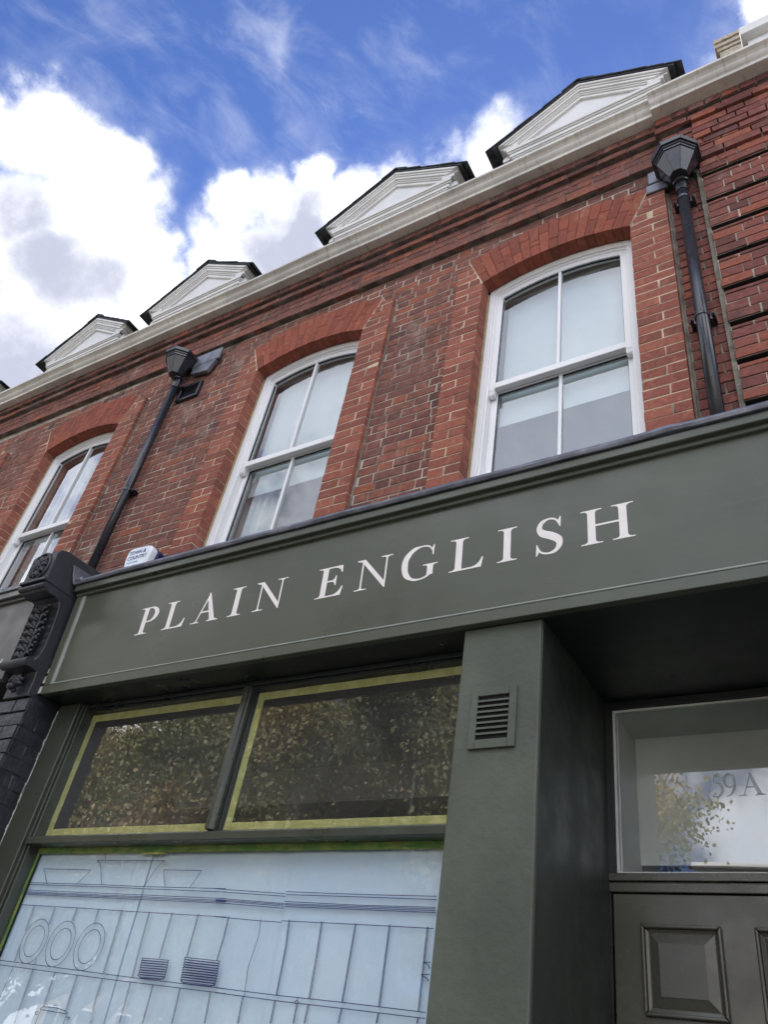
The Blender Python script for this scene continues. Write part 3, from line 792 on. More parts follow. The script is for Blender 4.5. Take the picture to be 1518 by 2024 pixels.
# ------------------------------------------------------------------ gutter
def gutter_run(xs, dy, name, mat='gutter'):
    prof = [(.05, ZG + .001), (-.045, ZG - .001), (-.130, ZG - .006), (-.131, ZG + .022), (-.138, ZG + .028), (-.150, ZG + .036), (-.160, ZG + .047),
            (-.168, ZG + .062), (-.182, ZG + .075), (-.198, ZG + .083), (-.208, ZG + .088), (-.209, ZG + .112), (-.203, ZG + .113), (-.200, ZG + .09), (-.05, ZG + .03), (.05, ZG + .03)]
    mb = MB(); vs = []; n = len(prof)
    for x in xs:
        wv = .004 * noise.noise(Vector((x * 1.3, 0, 3))) + .0025 * noise.noise(Vector((x * 5, 2, 0)))
        wy = .005 * noise.noise(Vector((x * 1.1, 7, 3)))
        for (y, z) in prof: vs.append((x, y - dy + (wy if y < -.1 else 0), z + gz(x) + (wv if y < -.1 else 0)))
    fs = [(i * n + k, i * n + (k + 1) % n, (i + 1) * n + (k + 1) % n, (i + 1) * n + k) for i in range(len(xs) - 1) for k in range(n)]
    fs += [tuple(range(n)), tuple((len(xs) - 1) * n + k for k in reversed(range(n)))]
    return mb.add(vs, fs).obj(name, mat, B, smooth=False, bevel=.002)
gutter_run([-12.0 + i * .1 for i in range(116)] + [-.425], 0.0, 'gutter')
gutter_run([-.4255 + i * .1 for i in range(24)], .046, 'gutter')

# ------------------------------------------------------------------ sash windows
def arch_strip(mb, cx, zc, r0, r1, xh, y0, y1, n=16):
    """piece between two arcs for |x-cx| < xh"""
    for k in range(n):
        xa, xb = cx - xh + 2 * xh * k / n, cx - xh + 2 * xh * (k + 1) / n
        f = lambda x, r: zc + math.sqrt(r * r - (x - cx) ** 2)
        q = [(xa, y0, f(xa, r0)), (xb, y0, f(xb, r0)), (xb, y0, f(xb, r1)), (xa, y0, f(xa, r1))]
        mb.hexa(q + [(p[0], y1, p[2]) for p in q])


def sash_window(cx, label, added_blind):
    W = empty('sash_window', (cx, .10, 4.40), B, label=label)
    zb = 4.40
    fr = MB()
    # box frame, stepped: outer lining, then the pulley stile
    ZA = ZS - .01
    for s in (-1, 1):
        a, b = sorted((cx + s * (HW - .012), cx + s * (HW - .052)))
        fr.box(a, b, .108, .20, zb, ZA + .0)
        a, b = sorted((cx + s * (HW - .0525), cx + s * (HW - .066)))
        fr.box(a, b, .122, .205, zb, ZA - .0)
    # arched head
    zc0 = ZC - .002
    arch_strip(fr, cx, zc0, RB - .040, RB + .016, HW - .012, .109, .20)
    arch_strip(fr, cx, zc0, RB - .058, RB - .0405, HW - .05, .123, .205)
    fr.obj('frame', 'white', W, bevel=.003, seg=2)
    box('sill', 'white', W, cx - HW - .02 - (.09 if abs(cx + 3.26) < .1 else 0), cx + HW, -.03, .20, 4.34, 4.398, bevel=.004)
    ms_ = MB()
    for s in (-1, 1):
        a, b = sorted((cx + s * (HW - .011), cx + s * (HW + .001)))
        ms_.box(a, b, .100, .115, zb, ZS - .02)
    arch_strip(ms_, cx, zc0, RB + .0165, RB + .034, HW - .02, .104, .115)
    ms_.obj('mastic_bead', 'sealant', W)
    # upper sash (outer), lower sash (inner)
    xi = HW - .0665
    def sash(name, y, z0, z1, arched, top_r, bot_h):
        m = MB()
        st = .042
        for s in (-1, 1):
            a, b = sorted((cx + s * xi, cx + s * (xi - st)))
            m.box(a, b, y, y + .045, z0, z1)
        m.box(cx - xi + st, cx + xi - st, y + .0005, y + .0445, z0, z0 + bot_h)
        if arched: arch_strip(m, cx, zc0, RB - .058 - .048, RB - .0585, xi - .0, y + .0004, y + .0446)
        else: m.box(cx - xi + st, cx + xi - st, y + .0005, y + .0445, z1 - .045, z1)
        o = m.obj(name, 'white', W, bevel=.004, seg=2)
        zt = zc0 + RB - .104 if arched else z1 - .043
        bx = MB().box(cx - .011, cx + .011, y + .004, y + .040, z0 + bot_h, zt)
        bx.obj('glazing_bar', 'white', o, bevel=.005, seg=2)
        # panes
        for s in (-1, 1):
            xa, xb = (cx - xi + st, cx - .0105) if s < 0 else (cx + .0105, cx + xi - st)
            if arched:
                pts = [(xa - .004, z0 + bot_h - .004), (xb + .004, z0 + bot_h - .004)]
                for k in range(7):
                    x = xb + .004 - (xb - xa + .008) * k / 6
                    pts.append((x, zc0 + math.sqrt((RB - .102) ** 2 - (x - cx) ** 2)))
                p = MB(); p.add([(q[0], y + .022, q[1]) for q in pts], [tuple(range(len(pts)))])
            else:
                p = MB(); p.add([(xa - .004, y + .022, z0 + bot_h - .004), (xb + .004, y + .022, z0 + bot_h - .004), (xb + .004, y + .022, z1 - .041), (xa - .004, y + .022, z1 - .041)], [(0, 1, 2, 3)])
            p.obj('pane', 'glass', o, flat=True)
        gk = MB()
        # dark glazing gasket round the glass
        for s in (-1, 1):
            a, b = sorted((cx + s * (xi - st), cx + s * (xi - st - .004)))
            gk.box(a, b, y + .012, y + .024, z0 + bot_h, z1 - (.02 if arched else .045))
        if not arched: gk.box(cx - xi + st + .004, cx + xi - st - .004, y + .012, y + .024, z1 - .049, z1 - .045)
        else: arch_strip(gk, cx, zc0, RB - .111, RB - .106, xi - st - .005, y + .012, y + .024)
        gk.obj('gasket', 'black', o)
        return o
    zm = 5.365
    up = sash('upper_sash', .128, zm, 6.405 - .10, True, 0, .050)
    lo = sash('lower_sash', .178, zb, zm + .045, False, 0, .075)
    # the side stiles must reach the arched head
    st = MB()
    for s in (-1, 1):
        a, b = sorted((cx + s * xi, cx + s * (xi - .042)))
        st.box(a + .0006, b - .0006, .129, .172, 6.30, 6.345)
    st.obj('stile_head', 'white', up)
    for s in (-1, 1):
        hn = MB()
        a, b = sorted((cx + s * (xi - .001), cx + s * (xi - .040)))
        pr = [(.1285, zm + .01), (.1285, zm - .012), (.134, zm - .022), (.130, zm - .032), (.134, zm - .050), (.146, zm - .060), (.160, zm - .062), (.172, zm - .058), (.172, zm + .01)]
        hn.prism(pr, 'x', a, b); hn.obj('sash_horn', 'white', up, bevel=.003, seg=2)
    # room behind
    rm = MB()
    y1 = 2.2
    rm.box(cx - .80, cx + .80, y1, y1 + .02, 4.2, 6.9); rm.box(cx - .84, cx - .82, .26, y1, 4.2, 6.9); rm.box(cx + .82, cx + .84, .26, y1, 4.2, 6.9)
    rm.obj('room_wall', 'roomwall', W)
    box('room_ceiling', 'ceil', W, cx - .81, cx + .81, .27, y1, 6.58, 6.60)
    box('room_floor', 'dark', W, cx - .81, cx + .81, .27, y1, 4.2, 4.22)
    rv = MB()
    for s in (-1, 1):
        a, b = sorted((cx + s * (HW - .02), cx + s * (HW + .05)))
        rv.box(a, b, .232, .262, 4.25, 6.62)
    rv.box(cx - HW, cx + HW, .2325, .2615, 6.40, 6.63)
    rv.obj('inner_reveal', 'ceil', W)
    if added_blind:  # pale blind, put in to make the panes look brighter
        z = added_blind[0]
        bl = MB()
        n = 14
        for k in range(n):
            xa = cx - .43 + .86 * k / n; xb = cx - .43 + .86 * (k + 1) / n
            e = .002 * noise.noise(Vector((k * .7, cx, 0)))
            bl.box(xa, xb, .262, .265, z + e, added_blind[1])
        bl.obj('added_roller_blind', 'added_blind', W)
    if cx < -3:      # a net curtain hangs in folds at the left side
        cv = MB(); vs = []; n = 26
        for k in range(n + 1):
            x = cx - .50 + .36 * k / n
            for zz_ in (4.30, 6.36): vs.append((x, .33 + .022 * math.sin(k * 1.35 + cx), zz_))
        cv.add(vs, [(2 * k, 2 * k + 2, 2 * k + 3, 2 * k + 1) for k in range(n)]).obj('net_curtain', 'curtain', W)
    return W


sash_window(WIN[0], 'right-hand sash window of two, cloudy sky mirrored in its panes', (5.14, 6.43))
sash_window(WIN[1], 'middle sash window with added milky white blind behind its upper panes', (5.16, 6.43))
sash_window(WIN[2], 'left sash window mirroring blue sky above the black console', None)
sash_window(WIN[3], 'sash window at the far left end of the terrace', None)

# ------------------------------------------------------------------ roof and dormers
rf = MB()
rf.prism([(.12, ZG + .06), (4.3, 12.4), (8.6, ZG), (8.6, ZG - .2), (.12, ZG - .2)], 'x', -12.0, 1.9)
rf.obj('roof', 'slate', B)
MB().box(-12.0, 1.9, 8.4, 8.6, 0, 7.3).obj('rear_wall', 'oppbrick', B)
box('first_floor_slab', 'cement', B, -12.0, 1.9, .37, 8.39, 4.10, 4.18)
for x_ in (-12.0, 1.8): box('end_wall', 'oppbrick', B, x_, x_ + .1, .37, 8.39, 0, 7.2)


def chevron(cx, za, tan, cos, n0, n1, ze):
    zo = za - n0 / cos; zi = za - n1 / cos
    xo = (zo - ze) / tan; xi = (zi - ze) / tan
    return [(cx - xo, ze), (cx, zo), (cx + xo, ze), (cx + xi, ze), (cx, zi), (cx - xi, ze)]


def dormer(cx, label, moss):
    D = empty('dormer', (cx, .4, 8.0), B, label=label)
    tan = .66; cos = 1 / math.sqrt(1 + tan * tan)
    za, ze = 9.775, 9.235
    cor = MB()
    for n0, n1, y in ((0, .030, .358), (.030, .052, .372), (.052, .085, .383), (.085, .105, .398), (.105, .122, .408), (.122, .160, .420)):
        cor.prism(chevron(cx, za, tan, cos, n0, n1, ze - n0 * .25), 'y', y, .62)
    cor.obj('raked_cornice', 'offwhite', D, bevel=.007, seg=3)
    zt = za - .158 / cos
    xt = (zt - 9.10) / tan
    MB().prism([(cx - xt - .05, 9.05), (cx + xt + .05, 9.05), (cx + xt + .05, 9.11), (cx, zt + .03), (cx - xt - .05, 9.11)], 'y', .446, .60).obj('tympanum', 'tymp', D)
    hc = MB()
    for z0_, z1_, y, xh in ((9.105, 9.155, .392, .735), (9.085, 9.105, .405, .722), (9.035, 9.085, .418, .705), (9.015, 9.035, .430, .69), (8.93, 9.015, .440, .675)):
        hc.box(cx - xh, cx + xh, y, .63, z0_, z1_)
    hc.obj('base_cornice', 'offwhite', D, bevel=.007, seg=3)
    # eaves returns running back along the cheeks
    for s in (-1, 1):
        er = MB()
        for x0_, x1_, z0_, z1_ in ((.62, .80, 9.205, 9.245), (.62, .765, 9.16, 9.205), (.62, .735, 9.115, 9.16)):
            a, b = sorted((cx + s * x0_, cx + s * x1_)); er.box(a, b, .395, 2.2, z0_, z1_ - .0006)
        er.obj('eaves_moulding', 'offwhite', D, bevel=.004)
    MB().box(cx - .655, cx + .655, .455, 2.6, 7.6, 9.11).obj('dormer_body', 'offwhite', D)
    # roof: slab plus overlapping verge slates
    sl = MB()
    for s in (-1, 1):
        o = [(cx, 9.800), (cx + s * .868, 9.800 - .868 * tan + .006), (cx + s * .868, 9.778 - .868 * tan + .006), (cx, 9.778)]
        q = [(p[0] + (s * .0002 if abs(p[0] - cx) < 1e-6 else 0), .352, p[1]) for p in o]
        sl.hexa(q + [(p[0], 2.9, p[2]) for p in q])
    sl.obj('roof_slab', 'slate', D)
    for s in (-1, 1):
        for k in range(6):
            d0, d1 = .03 + k * .146, .03 + (k + 1) * .146 + .03
            lift = .009
            za_ = 9.803 - d0 * tan; zb_ = 9.803 - d1 * tan + lift
            j = random.uniform(-.006, .006)
            q = [(cx + s * d0, .338 + j, za_), (cx + s * d1, .338 + j, zb_ + j * .4), (cx + s * d1, .338 + j, zb_ + .013 + j * .4), (cx + s * d0, .338 + j, za_ + .013)]
            MB().hexa(q + [(p[0], .66, p[2]) for p in q]).obj('roof_tile', 'slate', D)
    rd = MB()
    for s in (-1, 1):
        q = [(cx, .334, 9.824), (cx + s * .16, .334, 9.824 - .16 * tan), (cx + s * .16, .334, 9.840 - .16 * tan), (cx, .334, 9.842)]
        rd.hexa(q + [(p[0], .74, p[2]) for p in q])
    rd.obj('ridge_tile', 'slate', D)


dormer(-1.135, 'dormer with white pediment, nearest to the right-hand window', 0)
dormer(-3.205, 'dormer with white pediment over the middle window', 0)
dormer(-5.965, 'dormer with white pediment over the left window', 1)
dormer(-8.02, 'dormer with mossy slates left of the three larger ones', 1)
dormer(-10.66, 'dormer of the next house at the left edge', 0)
fd = empty('flat_dormer', (.8, .4, 8), B)
MB().box(.275, 1.9, .36, 2.4, 9.20, 9.34).obj('flat_dormer_roof', 'offwhite', fd, bevel=.006)
MB().box(.315, 1.86, .44, 2.3, 7.8, 9.198).obj('flat_dormer_face', 'white', fd)
# chimney and parapet
ch = empty('chimney', (.25, 2.2, 12), B)
cm = MB()
for i in range(9):
    z = 12.86 + i * .075; e = .0 if i < 4 else .025 * (i % 2) + .02
    cm.box(.145 - e, .42 + e, 2.14 - e, 2.9, z + .003, z + .072)
cm.obj('chimney_courses', 'chimbrick', ch); box('chimney_core', 'mortar_old', ch, .15, .41, 2.15, 2.88, 9.0, 13.52)
pp = empty('party_parapet', (-8.95, .4, 8), B)
for k in range(9):
    y = .25 + k * .09; z = 8.35 + k * .095
    box('parapet_tile', 'quoin' if k % 2 else 'slate', pp, -9.10, -8.78, y, y + .30, z, z + .035)
MB().prism([(.2, 7.6), (.3, 8.35), (1.2, 9.25), (1.2, 7.6)], 'x', -9.08, -8.80).obj('parapet_wall', 'mortar_new', pp)

# ------------------------------------------------------------------ downpipes
def circle_prism(mb, cx, cy, z0, z1, r0, r1, seg=8, off=0.0, y_back=None):
    vs = []
    for z, r in ((z0, r0), (z1, r1)):
        for k in range(seg):
            a = 2 * math.pi * (k + off) / seg
            y = cy + r * math.sin(a)
            if y_back is not None: y = min(y, y_back)
            vs.append((cx + r * math.cos(a), y, z))
    fs = [(k, (k + 1) % seg, seg + (k + 1) % seg, seg + k) for k in range(seg)] + [tuple(reversed(range(seg))), tuple(range(seg, 2 * seg))]
    return mb.add(vs, fs)


def downpipe(x, y, zbot, ztop, clips, label, yw, elbow=False):
    d = empty('downpipe', (x, y, zbot), B, label=label)
    r = .0345
    p = MB().tube([(x, y, zbot), (x, y, ztop)], r, 24); p.obj('pipe', 'black', d, smooth=True)
    # octagonal hopper head with stepped rim
    h = MB(); o = .5
    cy = y - .055
    R8 = [(ztop - .005, ztop + .012, .052, .058), (ztop + .012, ztop + .165, .062, .142), (ztop + .166, ztop + .186, .150, .152),
          (ztop + .187, ztop + .207, .160, .160), (ztop + .208, ztop + .245, .172, .176)]
    for i, (a, b, r0, r1) in enumerate(R8):
        t = 1 - i * .0
        circle_prism(h, x, cy if i else y - .01, a, b, r0 * .92, r1 * .92, 8, o, y_back=yw - .004)
    h.obj('hopper_head', 'black', d, bevel=.003, seg=2)
    c = MB()
    for zc in (ztop - .045, ztop - .085):
        c.tube([(x, y, zc), (x, y, zc + .006), (x, y, zc + .016), (x, y, zc + .022)], [r + .001, r + .006, r + .006, r + .001], 24)
    c.tube([(x, y, ztop - .09), (x, y, ztop)], r + .004, 24)
    c.obj('pipe_collar', 'black', d, smooth=False)
    for zc in clips:
        k = MB()
        k.tube([(x, y, zc - .012), (x, y, zc + .012)], r + .0045, 24)
        k.box(x - r - .030, x + r + .030, y + r * .6, yw - .002, zc - .013, zc + .013)
        k.box(x - r - .030, x - r - .012, y + .0, yw - .003, zc - .011, zc + .011)
        k.box(x + r + .012, x + r + .030, y + .0, yw - .003, zc - .011, zc + .011)
        for s in (-1, 1):
            k.tube([(x + s * (r + .021), y + .002, zc), (x + s * (r + .021), y - .010, zc)], .0065, 6)
        k.obj('pipe_bracket', 'black', d, bevel=.002)
    return d


dr = downpipe(-.318, -.028, 4.15, 6.575, [5.215, 6.40], 'black downpipe with octagonal hopper head beside the purple brick pier', YP + .004)
MB().box(-.52, -.40, -.018, .006, 6.76, 6.90).obj('lead_flashing', 'lead', dr, bevel=.004)
MB().box(-.54, -.40, -.013, .012, 6.66, 6.75).obj('lead_flashing', 'lead', dr, bevel=.004)
MB().box(-.25, -.17, -.046, .0, 6.85, 6.99).obj('lead_flashing', 'lead', dr, bevel=.004)
dl = downpipe(-4.79, -.025, 4.45, 6.66, [5.33, 6.57], 'black downpipe with hopper head left of the middle window', YP)
MB().box(-4.70, -4.36, -.016, .006, 6.80, 6.95).obj('lead_flashing', 'lead', dl, bevel=.004)
MB().hexa([(-4.66, -.02, 6.70), (-4.45, -.02, 6.66), (-4.38, -.02, 6.79), (-4.66, -.02, 6.79), (-4.66, .02, 6.70), (-4.45, .02, 6.66), (-4.38, .02, 6.79), (-4.66, .02, 6.79)]).obj('lead_flashing', 'lead', dl, bevel=.004)
el = MB()
path = [(-4.79, -.025, 4.50), (-4.79, -.025, 4.44), (-4.80, -.028, 4.40), (-4.83, -.035, 4.355), (-4.88, -.05, 4.31), (-5.0, -.08, 4.24)]
el.tube(path, .041, 20); el.tube([(-4.79, -.025, 4.485), (-4.79, -.025, 4.50)], .047, 20); el.tube([(-4.79, -.025, 4.42), (-4.79, -.025, 4.435)], .047, 20)
el.obj('pipe_shoe', 'black', dl, smooth=False)

# louvred air vent in the wall
av = empty('air_vent', (-4.62, YP, 6.5), B, label='black louvred air vent beside the downpipe')
m = MB(); m.box(-4.76, -4.50, .012, .05, 6.40, 6.425).box(-4.76, -4.50, .012, .05, 6.575, 6.60).box(-4.76, -4.735, .0125, .05, 6.4255, 6.5745).box(-4.525, -4.50, .0125, .05, 6.4255, 6.5745)
m.obj('vent_frame', 'black', av, bevel=.003)
box('vent_back', 'dark', av, -4.734, -4.526, .044, .049, 6.426, 6.574)
for k in range(5):
    z = 6.433 + k * .029
    MB().hexa([(-4.734, .014, z), (-4.526, .014, z), (-4.526, .040, z + .018), (-4.734, .040, z + .018),
               (-4.734, .014, z + .004), (-4.526, .014, z + .004), (-4.526, .040, z + .022), (-4.734, .040, z + .022)]).obj('vent_slat', 'black', av)

# alarm box
ab = empty('alarm_box', (-4.18, 0, 4.2), label='white bell-shaped burglar alarm box with blue print above the green fascia', cat='alarm box')
out = [(p[0] - .03, p[1]) for p in [(-4.235, 4.215), (-4.115, 4.215), (-4.06, 4.445), (-4.045, 4.540), (-4.07, 4.577), (-4.115, 4.588), (-4.255, 4.593), (-4.29, 4.585), (-4.303, 4.550), (-4.30, 4.485)]]
MB().prism([(-4.21 + (p[0] + 4.21) * 1.03, p[1]) for p in out], 'y', -.018, YP).obj('alarm_base', 'navy', ab, bevel=.006, seg=2)
MB().prism(out, 'y', -.078, -.019).obj('alarm_cover', 'plastic', ab, bevel=.012, seg=3)


def text_obj(name, body, size, loc, mat, parent, rotx=90, rotz=0, shear=0.0, extrude=.0006, sx=1.0):
    cu = bpy.data.curves.new(name, 'FONT'); cu.body = body; cu.size = size; cu.extrude = extrude; cu.shear = shear
    cu.materials.append(M[mat]); cu.space_character = 1.0
    t_ = bpy.data.objects.new(name, cu); COL.objects.link(t_)
    me = bpy.data.meshes.new_from_object(t_.evaluated_get(bpy.context.evaluated_depsgraph_get()))
    bpy.data.objects.remove(t_)
    o = bpy.data.objects.new(name, me); COL.objects.link(o)
    place(o, loc, parent); o.rotation_euler = (R(rotx), 0, R(rotz)); o.scale = (sx, 1, 1)
    return o


text_obj('alarm_lettering', 'TOWN &\nCOUNTRY', .046, (-4.305, -.0795, 4.527), 'blueprint', ab, sx=.86)
text_obj('alarm_small_print', 'Security Systems', .017, (-4.292, -.0795, 4.452), 'cyanprint', ab, sx=.95)
lg = MB()
def band(mb, c, r0, r1, a0, a1, y, n=14):
    for k in range(n):
        p, q = a0 + (a1 - a0) * k / n, a0 + (a1 - a0) * (k + 1) / n
        f = lambda r, a: (c[0] + r * math.cos(a), y, c[1] + r * math.sin(a))
        mb.add([f(r0, p), f(r1, p), f(r1, q), f(r0, q), *[(v[0], y + .001, v[2]) for v in (f(r0, p), f(r1, p), f(r1, q), f(r0, q))]],
               [(0, 1, 2, 3), (7, 6, 5, 4), (0, 4, 5, 1), (2, 6, 7, 3)])
band(lg, (-4.21, 4.345), .066, .084, R(25), R(155), -.0795); lg.obj('alarm_logo', 'cyanprint', ab)
lg = MB(); band(lg, (-4.21, 4.335), .040, .058, R(20), R(160), -.0795); lg.obj('alarm_logo', 'blueprint', ab)

# ------------------------------------------------------------------ the green shopfront
S = empty('green_shopfront', (-2.4, -.5, 0), label='dark green painted shopfront with long signboard, rendered pier and recessed door', cat='shopfront')


def fy(z): return -.598 - .045 * (z - 3.13) / .62      # the signboard leans out a little at its head


def slant(mb, x0, x1, z0, z1, o0, thick=.03):
    """board on the leaning signboard plane, standing o0 proud of it"""
    return mb.hexa([(x0, fy(z0) - o0, z0), (x1, fy(z0) - o0, z0), (x1, fy(z1) - o0, z1), (x0, fy(z1) - o0, z1),
                    (x0, fy(z0) + thick, z0), (x1, fy(z0) + thick, z0), (x1, fy(z1) + thick, z1), (x0, fy(z1) + thick, z1)])


F = empty('signboard', (-2.4, -.62, 3.13), S)
XF0, XF1 = -3.745, 1.6
pn = MB(); slant(pn, XF0 + .05, XF1, 3.17, 3.74, -.006, .02); pn.obj('sign_panel', 'green', F)
fr = MB(); slant(fr, XF0, XF1, 3.13, 3.1775, .004); fr.obj('bottom_rail', 'green', F, bevel=.002)
fr = MB(); slant(fr, XF0, XF0 + .052, 3.1779, 3.735, .004); fr.obj('end_stile', 'green', F, bevel=.002)
bd = MB(); slant(bd, XF0 + .053, XF1, 3.1780, 3.186, .0065); slant(bd, XF0 + .0525, XF0 + .075, 3.1865, 3.712, .002); bd.obj('panel_bead', 'bead', F, bevel=.002)
tr = MB(); slant(tr, XF0 - .004, XF1, 3.732, 3.770, .034); slant(tr, XF0 - .001, XF1, 3.712, 3.7318, .012); tr.obj('top_moulding', 'green', F, bevel=.003)
# lead-covered top
lf = MB(); n = 56
prof = lambda x: [(-.690 + .004 * noise.noise(Vector((x * 3, 0, 0))), 3.771 + .004 * noise.noise(Vector((x * 4, 5, 0)))), (-.698 + .005 * noise.noise(Vector((x * 3.3, 0, 4))), 3.785), (-.692, 3.803 + .006 * noise.noise(Vector((x * 2.6, 9, 0)))),
                  (-.672, 3.812 + .006 * noise.noise(Vector((x * 2.1, 3, 0)))), (-.30, 3.93), (.04, 4.10), (.04, 4.08), (-.66, 3.775)]
vs = []
for i in range(n + 1):
    x = XF0 - .02 + (XF1 - XF0) * i / n
    # lapped joints between the lead bays
    lap = .007 * max(0, 1 - abs(((x + 20) % 1.45) - .7) / .05)
    vs += [(x, p[0] - lap, p[1] + (lap if k < 6 else 0)) for k, p in enumerate(prof(x))]
fs = [(i * 8 + k, i * 8 + (k + 1) % 8, (i + 1) * 8 + (k + 1) % 8, (i + 1) * 8 + k) for i in range(n) for k in range(8)] + [tuple(range(8)), tuple(n * 8 + k for k in reversed(range(8)))]
MB().add(vs, fs).obj('lead_capping', 'lead', F, bevel=.002)
MB().prism([(-.745, 3.874), (-.575, 3.885), (-.575, 3.81), (-.650, 3.768), (-.697, 3.771), (-.722, 3.815)], 'x', -3.762, -3.748).box(-3.748, -3.70, -.70, -.575, 3.79, 3.815).obj('lead_upstand', 'lead', F, bevel=.004)
# soffit, from signboard to shop window and door
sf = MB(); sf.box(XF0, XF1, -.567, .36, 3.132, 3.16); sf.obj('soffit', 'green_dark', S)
MB().box(XF0 + .01, XF1, -.56, .04, 3.161, 3.76).obj('signboard_core', 'dark', F)

# signwriting ----------------------------------------------------------------
def qb(p0, p1, p2, n=6):
    return [((1 - t) ** 2 * p0[0] + 2 * t * (1 - t) * p1[0] + t * t * p2[0], (1 - t) ** 2 * p0[1] + 2 * t * (1 - t) * p1[1] + t * t * p2[1]) for t in [i / n for i in range(n + 1)]]


def stem(xl, xr, z0, z1, bl, br, tl, tr, sh=.028, br_h=.12):
    """upright with bracketed slab-thin serifs; bl.. are serif lengths beyond the stem"""
    o = []
    if bl is not None:
        o += [(xl - bl, z0), (xr + br, z0), (xr + br, z0 + sh)] + qb((xr + br * .75, z0 + sh), (xr, z0 + sh * 1.2), (xr, z0 + br_h))
    else: o += [(xl, z0), (xr, z0)]
    if tl is not None:
        o += qb((xr, z1 - br_h), (xr, z1 - sh * 1.2), (xr + tr * .75, z1 - sh)) + [(xr + tr, z1 - sh), (xr + tr, z1), (xl - tl, z1), (xl - tl, z1 - sh)] + qb((xl - tl * .75, z1 - sh), (xl, z1 - sh * 1.2), (xl, z1 - br_h))
    else: o += [(xr, z1), (xl, z1)]
    if bl is not None: o += qb((xl, z0 + br_h), (xl, z0 + sh * 1.2), (xl - bl * .75, z0 + sh)) + [(xl - bl, z0 + sh)]
    return o


def ribbon(pts, ws, n=8):
    """variable-width brush stroke through pts"""
    P = []
    for i in range(len(pts) - 1):
        p0 = Vector(pts[max(i - 1, 0)]); p1 = Vector(pts[i]); p2 = Vector(pts[i + 1]); p3 = Vector(pts[min(i + 2, len(pts) - 1)])
        for k in range(n + (1 if i == len(pts) - 2 else 0)):
            t = k / n
            q = .5 * ((2 * p1) + (-p0 + p2) * t + (2 * p0 - 5 * p1 + 4 * p2 - p3) * t * t + (-p0 + 3 * p1 - 3 * p2 + p3) * t ** 3)
            P.append((q, ws[i] + (ws[i + 1] - ws[i]) * (t * t * (3 - 2 * t))))
    L = []; Rr = []
    for i, (q, wd) in enumerate(P):
        d = (P[min(i + 1, len(P) - 1)][0] - P[max(i - 1, 0)][0]).normalized(); nn = Vector((-d.y, d.x))
        L.append(q + nn * wd / 2); Rr.append(q - nn * wd / 2)
    return [[tuple(L[i]), tuple(L[i + 1]), tuple(Rr[i + 1]), tuple(Rr[i])] for i in range(len(P) - 1)]


